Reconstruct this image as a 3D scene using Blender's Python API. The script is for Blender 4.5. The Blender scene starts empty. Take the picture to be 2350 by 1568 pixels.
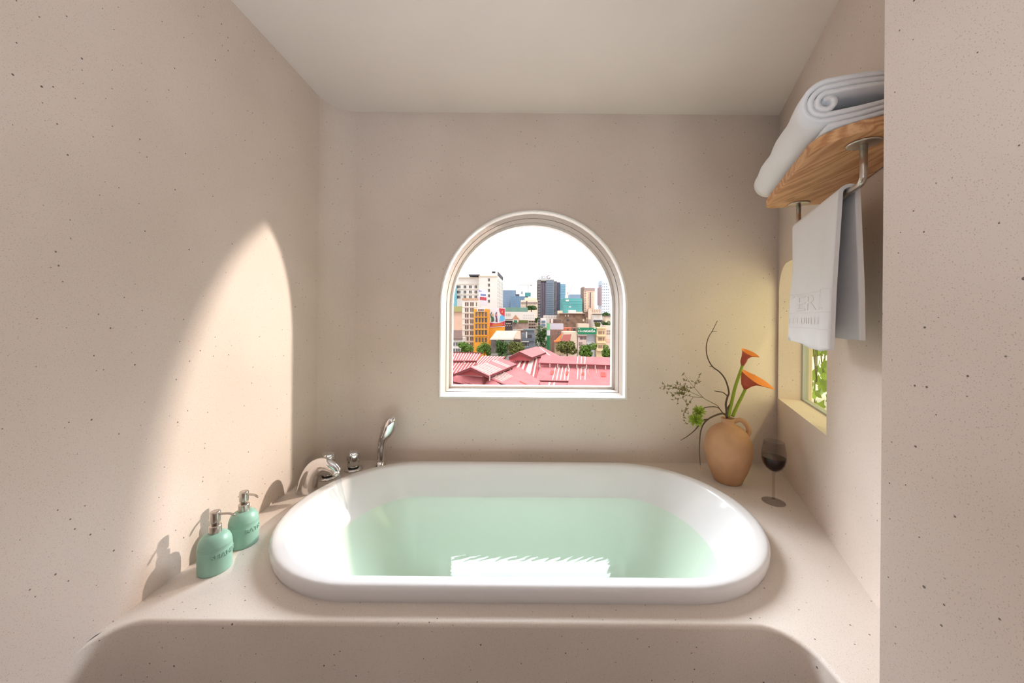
import bpy, bmesh, math, random
from mathutils import Vector, Matrix
random.seed(7)
sc = bpy.context.scene
COL = sc.collection
R = math.radians

# ------------------------------------------------------------------ camera
D = 1.80                    # metres from the lens to the window wall
FPX = 806.0                 # focal length in pixels of the 2350 px wide frame
VPX, VPY, ROLL = 1197.0, 729.0, 0.008
YR_ = -1.75 * D             # wall behind the camera
HC = 0.60 + 0.4107 * D      # lens height: tub platform is 0.60 m high
cam = bpy.data.cameras.new('camera')
cam.sensor_width = 36.0
cam.lens = 36.0 * FPX / 2350.0
cam.shift_x = -(VPX - 1175.0) / 2350.0
cam.shift_y = -(784.0 - VPY) / 2350.0
cam.clip_start, cam.clip_end = 0.02, 3000
co = bpy.data.objects.new('camera', cam)
COL.objects.link(co)
co.matrix_world = Matrix.Translation((0, 0, HC)) @ Matrix.Rotation(R(90), 4, 'X') @ Matrix.Rotation(ROLL, 4, 'Z')
sc.camera = co

# ------------------------------------------------------------------ world, lights, exposure
w = bpy.data.worlds.new('world')
sc.world = w
w.use_nodes = True
nt = w.node_tree
nt.nodes.clear()
wo = nt.nodes.new('ShaderNodeOutputWorld')
bg = nt.nodes.new('ShaderNodeBackground')
tc = nt.nodes.new('ShaderNodeTexCoord')
mp = nt.nodes.new('ShaderNodeMapping')
mp.inputs['Scale'].default_value = (1.0, 1.0, 3.2)
nz = nt.nodes.new('ShaderNodeTexNoise')
nz.inputs['Scale'].default_value = 3.4
nz.inputs['Detail'].default_value = 7
nz.inputs['Roughness'].default_value = 0.55
cr = nt.nodes.new('ShaderNodeValToRGB')
cr.color_ramp.elements[0].position = 0.36
cr.color_ramp.elements[0].color = (0.47, 0.452, 0.462, 1)
cr.color_ramp.elements[1].position = 0.60
cr.color_ramp.elements[1].color = (1.0, 0.975, 0.945, 1)
nt.links.new(tc.outputs['Generated'], mp.inputs['Vector'])
nt.links.new(mp.outputs['Vector'], nz.inputs['Vector'])
nt.links.new(nz.outputs['Fac'], cr.inputs['Fac'])
nt.links.new(cr.outputs['Color'], bg.inputs['Color'])
bg.inputs['Strength'].default_value = 1.25
nt.links.new(bg.outputs[0], wo.inputs[0])

def light(name, kind, loc, target, power, color, **kw):
    l = bpy.data.lights.new(name, kind)
    l.energy = power
    l.color = color
    for k, v in kw.items():
        setattr(l, k, v)
    o = bpy.data.objects.new(name, l)
    COL.objects.link(o)
    o.location = loc
    o.rotation_euler = (Vector(target) - Vector(loc)).to_track_quat('-Z', 'Y').to_euler()
    return o

# veiled sun over the city, from behind the building
light('sun_light', 'SUN', (0, -20, 60), (-16, 22, 0), 0.40, (1.0, 0.95, 0.88), angle=R(3.0))
# warm beam that comes in through the arched window from the right
light('window_beam', 'SPOT', (0.96 * D, 1.64 * D, HC + 0.405 * D), (-0.25 * D, 0.9 * D, HC - 0.1 * D),
      260, (1.0, 0.90, 0.80), spot_size=R(75), spot_blend=0.2, shadow_soft_size=0.045)
# area light added outside, above the arched window, to boost the sky
light('sky_boost', 'AREA', (0.15, D + 4.8, HC + 3.9), (0.0, 1.0, HC - 0.3), 2050, (0.82, 0.91, 1.0),
      shape='RECTANGLE', size=8.5, size_y=3.8)
# soft fill light added unseen behind the camera, thrown up at the ceiling
light('ceiling_fill', 'AREA', (-0.12, -0.75, 1.0), (-0.12, -0.85, 2.39), 17, (0.74, 0.87, 1.0),
      shape='RECTANGLE', size=1.2, size_y=0.9)
# yellow-green area light added outside the right window, imitating light through leaves
light('garden_fill', 'AREA', (2.45, 1.15, HC + 0.25), (1.1, 1.75, HC - 0.0), 4, (1.0, 0.92, 0.45),
      shape='RECTANGLE', size=0.9, size_y=1.0)

vs = sc.view_settings
sc.display_settings.display_device = 'sRGB'
vs.view_transform = 'Standard'
vs.look = 'None'
vs.exposure = 0.74
vs.gamma = 1.0
vs.use_curve_mapping = False
try:
    sc.cycles.use_denoising = True
    sc.cycles.use_adaptive_sampling = True
    sc.cycles.adaptive_threshold = 0.04
    sc.cycles.caustics_reflective = False
    sc.cycles.caustics_refractive = False
    sc.cycles.max_bounces = 8
    sc.cycles.diffuse_bounces = 3
    sc.cycles.transparent_max_bounces = 16
    sc.cycles.sample_clamp_indirect = 6.0
except Exception:
    pass

# ------------------------------------------------------------------ pixel helpers (real depth is always given)
def uv(px, py):
    dx, dy = px - VPX, py - VPY
    return dx * math.cos(ROLL) + dy * math.sin(ROLL), -dx * math.sin(ROLL) + dy * math.cos(ROLL)

def at(px, py, Y):
    u, v = uv(px, py)
    return Vector((u / FPX * Y, Y, HC - v / FPX * Y))

def onz(px, py, z):
    u, v = uv(px, py)
    Y = (HC - z) * FPX / v
    return Vector((u / FPX * Y, Y, z))

def W(x, y, z):             # room coordinates in units of D, z relative to the deck top
    return Vector((x * D, y * D, 0.60 + z * D))

DK = 0.60

# ------------------------------------------------------------------ materials
MATS = {}
def s2l(c):
    return tuple(((x / 255) / 12.92 if x / 255 <= 0.04045 else ((x / 255 + 0.055) / 1.055) ** 2.4) for x in c)

def mat(name, rgb=None, rough=0.6, metal=0.0, spec=0.5, coat=0.0, lin=None, noise=0.0, nscale=20, bump=0.0, bscale=60, sheen=0.0, sss=0.0):
    if name in MATS:
        return MATS[name]
    m = bpy.data.materials.new(name)
    m.use_nodes = True
    n = m.node_tree
    b = n.nodes['Principled BSDF']
    c = lin if lin else s2l(rgb)
    b.inputs['Base Color'].default_value = (*c, 1)
    b.inputs['Roughness'].default_value = rough
    b.inputs['Metallic'].default_value = metal
    b.inputs['Specular IOR Level'].default_value = spec
    b.inputs['Coat Weight'].default_value = coat
    b.inputs['Sheen Weight'].default_value = sheen
    if noise or bump:
        t = n.nodes.new('ShaderNodeTexCoord')
    if noise:
        x = n.nodes.new('ShaderNodeTexNoise')
        x.inputs['Scale'].default_value = nscale
        x.inputs['Detail'].default_value = 5
        n.links.new(t.outputs['Object'], x.inputs['Vector'])
        r = n.nodes.new('ShaderNodeValToRGB')
        r.color_ramp.elements[0].position = 0.3
        r.color_ramp.elements[1].position = 0.7
        r.color_ramp.elements[0].color = (*[max(0, k * (1 - noise)) for k in c], 1)
        r.color_ramp.elements[1].color = (*[min(1, k * (1 + noise)) for k in c], 1)
        n.links.new(x.outputs['Fac'], r.inputs['Fac'])
        n.links.new(r.outputs['Color'], b.inputs['Base Color'])
    if bump:
        x = n.nodes.new('ShaderNodeTexNoise')
        x.inputs['Scale'].default_value = bscale
        x.inputs['Detail'].default_value = 4
        n.links.new(t.outputs['Object'], x.inputs['Vector'])
        bp = n.nodes.new('ShaderNodeBump')
        bp.inputs['Strength'].default_value = bump
        bp.inputs['Distance'].default_value = 0.004
        n.links.new(x.outputs['Fac'], bp.inputs['Height'])
        n.links.new(bp.outputs['Normal'], b.inputs['Normal'])
    MATS[name] = m
    return m

def terrazzo(name, rgb, rough=0.55):
    m = bpy.data.materials.new(name)
    m.use_nodes = True
    n = m.node_tree
    b = n.nodes['Principled BSDF']
    b.inputs['Roughness'].default_value = rough
    b.inputs['Specular IOR Level'].default_value = 0.3
    t0 = n.nodes.new('ShaderNodeTexCoord')
    t = n.nodes.new('ShaderNodeMapping')
    t.inputs['Rotation'].default_value = (0.55, 0.43, 0.31)
    t.inputs['Location'].default_value = (0.371, 0.213, 0.137)
    n.links.new(t0.outputs['Object'], t.inputs['Vector'])
    c = s2l(rgb)
    base = n.nodes.new('ShaderNodeTexNoise')
    base.inputs['Scale'].default_value = 2.2
    base.inputs['Detail'].default_value = 2
    n.links.new(t.outputs['Vector'], base.inputs['Vector'])
    rp = n.nodes.new('ShaderNodeValToRGB')
    rp.color_ramp.elements[0].position = 0.3
    rp.color_ramp.elements[1].position = 0.7
    rp.color_ramp.elements[0].color = (c[0] * .93, c[1] * .92, c[2] * .90, 1)
    rp.color_ramp.elements[1].color = (min(1, c[0] * 1.05), min(1, c[1] * 1.05), min(1, c[2] * 1.06), 1)
    n.links.new(base.outputs['Fac'], rp.inputs['Fac'])
    cur = rp.outputs['Color']
    def layer(scale, rad, keep, col, amt, cur):
        v = n.nodes.new('ShaderNodeTexVoronoi')
        v.inputs['Scale'].default_value = scale
        n.links.new(t.outputs['Vector'], v.inputs['Vector'])
        sp = n.nodes.new('ShaderNodeSeparateColor')
        n.links.new(v.outputs['Color'], sp.inputs[0])
        rv_ = n.nodes.new('ShaderNodeMath')             # speck size differs from grain to grain
        rv_.operation = 'POWER'
        rv_.inputs[1].default_value = 2.5
        n.links.new(sp.outputs[1], rv_.inputs[0])
        rr0 = n.nodes.new('ShaderNodeMath')
        rr0.operation = 'MULTIPLY_ADD'
        rr0.inputs[1].default_value = 0.09
        rr0.inputs[2].default_value = 0.075
        n.links.new(rv_.outputs[0], rr0.inputs[0])
        rr1 = n.nodes.new('ShaderNodeMath')
        rr1.operation = 'MULTIPLY'
        rr1.inputs[1].default_value = 0.68
        n.links.new(rr0.outputs[0], rr1.inputs[0])
        lt = n.nodes.new('ShaderNodeMapRange')
        n.links.new(rr0.outputs[0], lt.inputs['From Min'])
        n.links.new(rr1.outputs[0], lt.inputs['From Max'])
        n.links.new(v.outputs['Distance'], lt.inputs['Value'])
        gt = n.nodes.new('ShaderNodeMath')
        gt.operation = 'LESS_THAN'
        gt.inputs[1].default_value = keep
        n.links.new(sp.outputs[0], gt.inputs[0])
        mu = n.nodes.new('ShaderNodeMath')
        mu.operation = 'MULTIPLY'
        n.links.new(lt.outputs[0], mu.inputs[0])
        n.links.new(gt.outputs[0], mu.inputs[1])
        m2 = n.nodes.new('ShaderNodeMath')
        m2.operation = 'MULTIPLY'
        m2.inputs[1].default_value = amt
        n.links.new(mu.outputs[0], m2.inputs[0])
        mx = n.nodes.new('ShaderNodeMix')
        mx.data_type = 'RGBA'
        n.links.new(m2.outputs[0], mx.inputs['Factor'])
        n.links.new(cur, mx.inputs[6])
        mx.inputs[7].default_value = (*s2l(col), 1)
        return mx.outputs[2]
    gn = n.nodes.new('ShaderNodeTexNoise')          # fine sand grain
    gn.inputs['Scale'].default_value = 560
    gn.inputs['Detail'].default_value = 0
    n.links.new(t.outputs['Vector'], gn.inputs['Vector'])
    gr = n.nodes.new('ShaderNodeMapRange')
    gr.inputs['From Min'].default_value = 0.66
    gr.inputs['From Max'].default_value = 0.80
    gr.inputs['To Max'].default_value = 0.34
    n.links.new(gn.outputs['Fac'], gr.inputs['Value'])
    gm = n.nodes.new('ShaderNodeMix')
    gm.data_type = 'RGBA'
    n.links.new(gr.outputs[0], gm.inputs['Factor'])
    n.links.new(cur, gm.inputs[6])
    gm.inputs[7].default_value = (*s2l((104, 88, 76)), 1)
    cur = gm.outputs[2]
    cur = layer(60, 0.0, 0.45, (64, 53, 46), 0.82, cur)
    n.links.new(cur, b.inputs['Base Color'])
    MATS[name] = m
    return m

def glassy(name, tint, gloss=0.08, rough=0.0):
    m = bpy.data.materials.new(name)
    m.use_nodes = True
    n = m.node_tree
    n.nodes.clear()
    o = n.nodes.new('ShaderNodeOutputMaterial')
    tr = n.nodes.new('ShaderNodeBsdfTransparent')
    tr.inputs[0].default_value = (*tint, 1)
    gl = n.nodes.new('ShaderNodeBsdfGlossy')
    gl.inputs['Roughness'].default_value = rough
    fr = n.nodes.new('ShaderNodeFresnel')
    fr.inputs['IOR'].default_value = 1.45
    ge = n.nodes.new('ShaderNodeNewGeometry')
    iv = n.nodes.new('ShaderNodeMath')          # reflect on the way in only
    iv.operation = 'MULTIPLY_ADD'
    iv.inputs[1].default_value = -gloss / 0.04
    iv.inputs[2].default_value = gloss / 0.04
    n.links.new(ge.outputs['Backfacing'], iv.inputs[0])
    ml = n.nodes.new('ShaderNodeMath')
    ml.operation = 'MULTIPLY'
    ml.use_clamp = True
    n.links.new(iv.outputs[0], ml.inputs[1])
    n.links.new(fr.outputs[0], ml.inputs[0])
    mx = n.nodes.new('ShaderNodeMixShader')
    n.links.new(ml.outputs[0], mx.inputs[0])
    n.links.new(tr.outputs[0], mx.inputs[1])
    n.links.new(gl.outputs[0], mx.inputs[2])
    n.links.new(mx.outputs[0], o.inputs[0])
    MATS[name] = m
    return m

WALL = terrazzo('speckled_plaster', (231, 214, 202))
DECKM = terrazzo('speckled_stone', (230, 216, 205), 0.5)
CEIL = mat('ceiling_paint', (244, 231, 221), 0.8, noise=0.02, nscale=3)
WHITE = mat('white_frame_paint', (240, 234, 228), 0.4)
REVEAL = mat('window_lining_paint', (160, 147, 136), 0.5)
ACRYL = mat('white_acrylic', (231, 227, 226), 0.10, spec=0.45, noise=0.005, nscale=3)
CHROME = mat('chrome', (226, 226, 228), 0.05, metal=1.0)
STEEL = mat('brushed_steel', (200, 192, 184), 0.28, metal=1.0)
MINT = mat('mint_glaze', (150, 192, 174), 0.38, noise=0.03, nscale=30)
CLAY = mat('terracotta_clay', (204, 156, 116), 0.75, noise=0.09, nscale=14, bump=0.12, bscale=90)
TWIG = mat('twig_bark', (88, 70, 58), 0.8, noise=0.15, nscale=90)
DRIED = mat('dried_stem', (112, 96, 50), 0.8)
BUD = mat('seed_bud', (112, 104, 44), 0.8)
STEM = mat('calla_stem', (140, 158, 30), 0.45, noise=0.1, nscale=40)
PETALG = mat('green_petal', (150, 170, 56), 0.6, noise=0.15, nscale=80)
TOWEL = mat('white_terry', (248, 244, 243), 0.95, spec=0.1, bump=0.35, bscale=700, sheen=0.3)
TOWELT = mat('white_embroidery', (242, 236, 234), 0.9, spec=0.1)
PANE = glassy('clear_pane', (0.985, 0.985, 0.985), 0.003)
PANEG = glassy('leaf_light_pane', (0.91, 0.90, 0.70), 0.02)  # clear glass tinted to paint in the green light of the leaves
SMOKE = glassy('smoky_glass', (0.88, 0.865, 0.865), 0.018)
WINE = mat('red_wine', (34, 8, 14), 0.04)
STREAM = glassy('running_water', (0.93, 0.96, 0.97), 0.10)
DARKGAP = mat('dark_rubber', (30, 28, 28), 0.6)

def calla_mat():
    m = bpy.data.materials.new('calla_spathe')
    m.use_nodes = True
    n = m.node_tree
    b = n.nodes['Principled BSDF']
    b.inputs['Roughness'].default_value = 0.5
    g = n.nodes.new('ShaderNodeNewGeometry')
    mx = n.nodes.new('ShaderNodeMix')
    mx.data_type = 'RGBA'
    mx.inputs[7].default_value = (*s2l((172, 84, 62)), 1)     # outside: dusky red
    mx.inputs[6].default_value = (*s2l((248, 150, 62)), 1)    # inside: orange
    n.links.new(g.outputs['Backfacing'], mx.inputs['Factor'])
    n.links.new(mx.outputs[2], b.inputs['Base Color'])
    tl = n.nodes.new('ShaderNodeBsdfTranslucent')
    n.links.new(mx.outputs[2], tl.inputs[0])
    ms = n.nodes.new('ShaderNodeMixShader')
    ms.inputs[0].default_value = 0.3
    o = n.nodes['Material Output']
    n.links.new(b.outputs[0], ms.inputs[1])
    n.links.new(tl.outputs[0], ms.inputs[2])
    n.links.new(ms.outputs[0], o.inputs[0])
    return m
CALLA = calla_mat()

def wood_mat():
    m = bpy.data.materials.new('oak_wood')
    m.use_nodes = True
    n = m.node_tree
    b = n.nodes['Principled BSDF']
    b.inputs['Roughness'].default_value = 0.45
    t = n.nodes.new('ShaderNodeTexCoord')
    mp = n.nodes.new('ShaderNodeMapping')
    mp.inputs['Rotation'].default_value = (0, 0, math.atan2(0.4357, 1.0))
    mp.inputs['Scale'].default_value = (1.0, 0.13, 1.0)
    n.links.new(t.outputs['Object'], mp.inputs['Vector'])
    ns = n.nodes.new('ShaderNodeTexNoise')
    ns.inputs['Scale'].default_value = 7.5
    ns.inputs['Detail'].default_value = 2.5
    n.links.new(mp.outputs[0], ns.inputs['Vector'])
    wv = n.nodes.new('ShaderNodeMath')
    wv.operation = 'MULTIPLY'
    wv.inputs[1].default_value = 120
    n.links.new(ns.outputs['Fac'], wv.inputs[0])
    sn = n.nodes.new('ShaderNodeMath')
    sn.operation = 'SINE'
    n.links.new(wv.outputs[0], sn.inputs[0])
    fine = n.nodes.new('ShaderNodeTexNoise')
    fine.inputs['Scale'].default_value = 220
    n.links.new(mp.outputs[0], fine.inputs['Vector'])
    ad = n.nodes.new('ShaderNodeMath')
    ad.operation = 'MULTIPLY_ADD'
    ad.inputs[1].default_value = 0.30
    n.links.new(sn.outputs[0], ad.inputs[0])
    n.links.new(fine.outputs['Fac'], ad.inputs[2])
    rp = n.nodes.new('ShaderNodeValToRGB')
    rp.color_ramp.elements[0].position = 0.2
    rp.color_ramp.elements[1].position = 0.8
    rp.color_ramp.elements[0].color = (*s2l((194, 134, 88)), 1)
    rp.color_ramp.elements[1].color = (*s2l((228, 176, 126)), 1)
    n.links.new(ad.outputs[0], rp.inputs['Fac'])
    n.links.new(rp.outputs[0], b.inputs['Base Color'])
    return m
WOOD = wood_mat()

def water_mat():
    m = bpy.data.materials.new('bath_water')
    m.use_nodes = True
    n = m.node_tree
    n.nodes.clear()
    o = n.nodes.new('ShaderNodeOutputMaterial')
    tr = n.nodes.new('ShaderNodeBsdfTransparent')
    tr.inputs[0].default_value = (0.88, 0.985, 0.895, 1)
    gl = n.nodes.new('ShaderNodeBsdfGlossy')
    gl.inputs['Roughness'].default_value = 0.02
    fr = n.nodes.new('ShaderNodeFresnel')
    fr.inputs['IOR'].default_value = 1.22
    mx = n.nodes.new('ShaderNodeMixShader')
    ge = n.nodes.new('ShaderNodeNewGeometry')
    iv = n.nodes.new('ShaderNodeMath')
    iv.operation = 'SUBTRACT'
    iv.inputs[0].default_value = 1.0
    n.links.new(ge.outputs['Backfacing'], iv.inputs[1])
    ml = n.nodes.new('ShaderNodeMath')
    ml.operation = 'MULTIPLY'
    n.links.new(iv.outputs[0], ml.inputs[1])
    n.links.new(fr.outputs[0], ml.inputs[0])
    n.links.new(ml.outputs[0], mx.inputs[0])
    n.links.new(tr.outputs[0], mx.inputs[1])
    n.links.new(gl.outputs[0], mx.inputs[2])
    n.links.new(mx.outputs[0], o.inputs['Surface'])
    va = n.nodes.new('ShaderNodeVolumeAbsorption')
    va.inputs['Color'].default_value = (0.45, 0.95, 0.66, 1)
    va.inputs['Density'].default_value = 0.20
    n.links.new(va.outputs[0], o.inputs['Volume'])
    # ripples spread from where the running water enters
    t = n.nodes.new('ShaderNodeTexCoord')
    mp = n.nodes.new('ShaderNodeMapping')
    mp.inputs['Location'].default_value = (0.43 * D, -0.745 * D, 0)
    n.links.new(t.outputs['Object'], mp.inputs['Vector'])
    wv = n.nodes.new('ShaderNodeTexWave')
    wv.wave_type = 'RINGS'
    wv.rings_direction = 'Z'
    wv.inputs['Scale'].default_value = 16
    wv.inputs['Distortion'].default_value = 5
    wv.inputs['Detail'].default_value = 3
    wv.inputs['Detail Scale'].default_value = 1.25
    n.links.new(mp.outputs[0], wv.inputs['Vector'])
    ln = n.nodes.new('ShaderNodeVectorMath')
    ln.operation = 'LENGTH'
    n.links.new(mp.outputs[0], ln.inputs[0])
    fall = n.nodes.new('ShaderNodeMapRange')
    fall.inputs['From Min'].default_value = 0.15
    fall.inputs['From Max'].default_value = 0.72
    fall.inputs['To Min'].default_value = 1.0
    fall.inputs['To Max'].default_value = 0.006
    n.links.new(ln.outputs['Value'], fall.inputs['Value'])
    mu = n.nodes.new('ShaderNodeMath')
    mu.operation = 'MULTIPLY'
    n.links.new(wv.outputs['Fac'], mu.inputs[0])
    n.links.new(fall.outputs[0], mu.inputs[1])
    bp = n.nodes.new('ShaderNodeBump')
    bp.inputs['Strength'].default_value = 0.8
    bp.inputs['Distance'].default_value = 0.012
    n.links.new(mu.outputs[0], bp.inputs['Height'])
    n.links.new(bp.outputs[0], gl.inputs['Normal'])
    n.links.new(bp.outputs[0], fr.inputs['Normal'])
    return m
WATER = water_mat()

# ------------------------------------------------------------------ object helpers
ORG = {}
def org(o):
    return ORG.get(o.name, Vector((0, 0, 0))) if o else Vector((0, 0, 0))

def props(o, label=None, cat=None, group=None, kind=None):
    if label: o['label'] = label
    if cat: o['category'] = cat
    if group: o['group'] = group
    if kind: o['kind'] = kind
    return o

def thing(name, loc, label, cat, group=None):
    o = bpy.data.objects.new(name, None)
    COL.objects.link(o)
    o.location = loc
    o.empty_display_size = 0.05
    ORG[o.name] = Vector(loc)
    return props(o, label, cat, group)

def mk(name, vf, m, parent=None, smooth=False, base=None, label=None, cat=None, group=None, kind=None):
    """vf = (verts in world coordinates, faces); linked as one mesh object."""
    verts, faces = vf
    b = Vector(base) if base is not None else org(parent)
    me = bpy.data.meshes.new(name)
    me.from_pydata([tuple(Vector(v) - b) for v in verts], [], faces)
    bm = bmesh.new()
    bm.from_mesh(me)
    bmesh.ops.remove_doubles(bm, verts=bm.verts, dist=1e-6)
    bmesh.ops.recalc_face_normals(bm, faces=bm.faces)
    bm.to_mesh(me)
    bm.free()
    if smooth:
        me.polygons.foreach_set('use_smooth', [True] * len(me.polygons))
    me.materials.append(m)
    o = bpy.data.objects.new(name, me)
    COL.objects.link(o)
    if parent:
        o.parent = parent
        o.location = b - org(parent)
    else:
        o.location = b
    ORG[o.name] = b
    return props(o, label, cat, group, kind)

def link_copy(name, me, parent, loc, rot=None, scale=None):
    o = bpy.data.objects.new(name, me)
    COL.objects.link(o)
    o.parent = parent
    o.location = Vector(loc) - org(parent)
    if rot is not None:
        o.rotation_euler = rot
    if scale is not None:
        o.scale = scale
    ORG[o.name] = Vector(loc)
    return o

def join(*parts):
    V, Fc = [], []
    for v, f in parts:
        k = len(V)
        V += [Vector(x) for x in v]
        Fc += [tuple(i + k for i in q) for q in f]
    return V, Fc

def box(x0, x1, y0, y1, z0, z1):
    v = [(x, y, z) for x in (x0, x1) for y in (y0, y1) for z in (z0, z1)]
    return v, [(0, 1, 3, 2), (4, 6, 7, 5), (0, 4, 5, 1), (2, 3, 7, 6), (0, 2, 6, 4), (1, 5, 7, 3)]

def loft(loops, close=True, cap0=True, cap1=True):
    n = len(loops[0])
    V = [Vector(p) for l in loops for p in l]
    Fc = []
    for i in range(len(loops) - 1):
        for j in range(n if close else n - 1):
            a, b = i * n + j, i * n + (j + 1) % n
            Fc.append((a, b, b + n, a + n))
    if close and cap0: Fc.append(tuple(range(n - 1, -1, -1)))
    if close and cap1: Fc.append(tuple(range((len(loops) - 1) * n, len(loops) * n)))
    return V, Fc

def lathe(prof, c, n=32, cap0=True, cap1=True):
    c = Vector(c)
    return loft([[c + Vector((r * math.cos(2 * math.pi * k / n), r * math.sin(2 * math.pi * k / n), z)) for k in range(n)] for r, z in prof], True, cap0, cap1)

def tube(path, rad, n=10, cap=True, flat=1.0, up=None):
    P = [Vector(p) for p in path]
    loops = []
    prev = None
    for i, p in enumerate(P):
        t = (P[min(i + 1, len(P) - 1)] - P[max(i - 1, 0)])
        t.normalize()
        if prev is None:
            a = Vector(up) if up else (Vector((0, 0, 1)) if abs(t.z) < 0.9 else Vector((1, 0, 0)))
        else:
            a = prev
        a = (a - t * a.dot(t))
        if a.length < 1e-6: a = Vector((0, 1, 0))
        a.normalize()
        prev = a
        b = t.cross(a)
        r = rad[i] if isinstance(rad, (list, tuple)) else rad
        f = flat[i] if isinstance(flat, (list, tuple)) else flat
        loops.append([p + (a * math.cos(q) + b * math.sin(q) * f) * r for q in [2 * math.pi * k / n for k in range(n)]])
    return loft(loops, True, cap, cap)

def spline(pts, k=6):
    P = [Vector(p) for p in pts]
    out = []
    for i in range(len(P) - 1):
        p0, p1, p2, p3 = P[max(i - 1, 0)], P[i], P[i + 1], P[min(i + 2, len(P) - 1)]
        for j in range(k):
            t = j / k
            out.append(0.5 * ((2 * p1) + (p2 - p0) * t + (2 * p0 - 5 * p1 + 4 * p2 - p3) * t * t + (3 * p1 - p0 - 3 * p2 + p3) * t ** 3))
    out.append(P[-1])
    return out

def lerp(a, b, t):
    return a + (b - a) * t

def fill2d(outer, holes):
    """triangulated polygon with holes: returns verts 2d, faces"""
    bm = bmesh.new()
    edges = []
    for loop in [outer] + list(holes):
        vs_ = [bm.verts.new((p[0], p[1], 0)) for p in loop]
        for i in range(len(vs_)):
            edges.append(bm.edges.new((vs_[i], vs_[(i + 1) % len(vs_)])))
    bmesh.ops.triangle_fill(bm, use_beauty=True, use_dissolve=False, edges=edges)
    bm.verts.index_update()
    V = [(v.co.x, v.co.y) for v in bm.verts]
    Fc = [tuple(v.index for v in f.verts) for f in bm.faces]
    bm.free()
    return V, Fc

def slab(outer, holes, d0, d1, fn):
    """wall slab between depths d0 and d1 with holes; fn(a, b, d) -> world"""
    V2, F2 = fill2d(outer, holes)
    k = len(V2)
    V = [fn(a, b, d0) for a, b in V2] + [fn(a, b, d1) for a, b in V2]
    Fc = [f for f in F2] + [tuple(i + k for i in reversed(f)) for f in F2]
    parts = [(V, Fc)]
    for loop in [outer] + list(holes):
        parts.append(loft([[fn(a, b, d0) for a, b in loop], [fn(a, b, d1) for a, b in loop]], True, False, False))
    return join(*parts)

def text_mesh(body, size, extrude, align='CENTER', bevel=0.0, off=0.0):
    cu = bpy.data.curves.new('lettering', 'FONT')
    cu.body = body
    cu.size = size
    cu.extrude = extrude
    cu.bevel_depth = bevel
    cu.offset = off
    cu.align_x = align
    cu.align_y = 'CENTER'
    cu.resolution_u = 3
    o = bpy.data.objects.new('lettering_tmp', cu)
    COL.objects.link(o)
    bpy.context.view_layer.update()
    me = bpy.data.meshes.new_from_object(o.evaluated_get(bpy.context.evaluated_depsgraph_get()))
    V = [v.co.copy() for v in me.vertices]
    Fc = [tuple(p.vertices) for p in me.polygons]
    bpy.data.objects.remove(o)
    bpy.data.curves.remove(cu)
    bpy.data.meshes.remove(me)
    return V, Fc

# ------------------------------------------------------------------ the room
XL = -0.541 * D            # left wall
ZC = HC + 0.582 * D        # ceiling
YB = D                     # window wall
YR = YR_                   # wall behind the camera
RA, RB = 0.2938, 0.4357    # right wall: x = RA*D + RB*y
PX, PY = 0.3390 * D, 0.330 * D   # corner of the near right wall
YF = 0.4698 * D            # front of the tub platform
HALF = 0.14

def arch(xl, xr, zb, zt, n=28, cut=0.0):
    r = (xr - xl) / 2
    zs = zt - r
    cx = (xl + xr) / 2
    pts = [(xl, zb), (xr, zb)]
    for k in range(n + 1):
        a = math.pi * k / n
        pts.append((cx + r * math.cos(a), zs + r * math.sin(a)))
    return pts

# arched window opening (lining outside edge on the wall face)
AX0, AX1, AZ0, AZ1 = -0.2302 * D, 0.2971 * D, HC - 0.228 * D, HC + 0.303 * D
mk('floor', box(XL - 0.2, 1.6, YR - 0.2, YB + 0.24, -0.12, 0.0), terrazzo('speckled_floor', (128, 112, 98)), kind='structure', label='speckled plaster floor in front of the tub platform')
mk('ceiling', loft([[Vector((x, y, z)) for x, y in [(XL - .2, YR - .2), (1.12, YR - .2), (1.12, .9), (1.46, YB + .224), (XL - .2, YB + .224)]] for z in (ZC, ZC + .12)]), CEIL, kind='structure', label='smooth off-white painted ceiling')
mk('wall_left', box(XL - 0.2, XL, YR, YB, 0.0, ZC), WALL, kind='structure', label='speckled beige plaster wall with an arch of warm light')
outer = [(XL - 0.2, 0.0), (0.829 * D, 0.0), (0.829 * D, ZC + 0.12), (XL - 0.2, ZC + 0.12)]
T1 = 0.125 * D
wb = mk('wall_back', slab(outer, [arch(AX0, AX1, AZ0, AZ1)], YB, YB + T1, lambda a, b, d: Vector((a, d, b))), WALL, kind='structure', label='speckled beige plaster wall around the arched window')
def cove(cx, cy, r, a0, a1, corner, z0, z1, n=24):
    pts = [(cx + r * math.cos(a0 + (a1 - a0) * k / n), cy + r * math.sin(a0 + (a1 - a0) * k / n)) for k in range(n + 1)] + [corner]
    return loft([[Vector((x, y, z)) for x, y in pts] for z in (z0, z1)])
rc = 0.075 * D
mk('corner_cove', cove(XL + rc - .0006, YB - rc + .0006, rc, math.pi, math.pi / 2, (XL - 0.004, YB + 0.004), 0.3, ZC + 0.01), WALL, wb, smooth=False)

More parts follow.
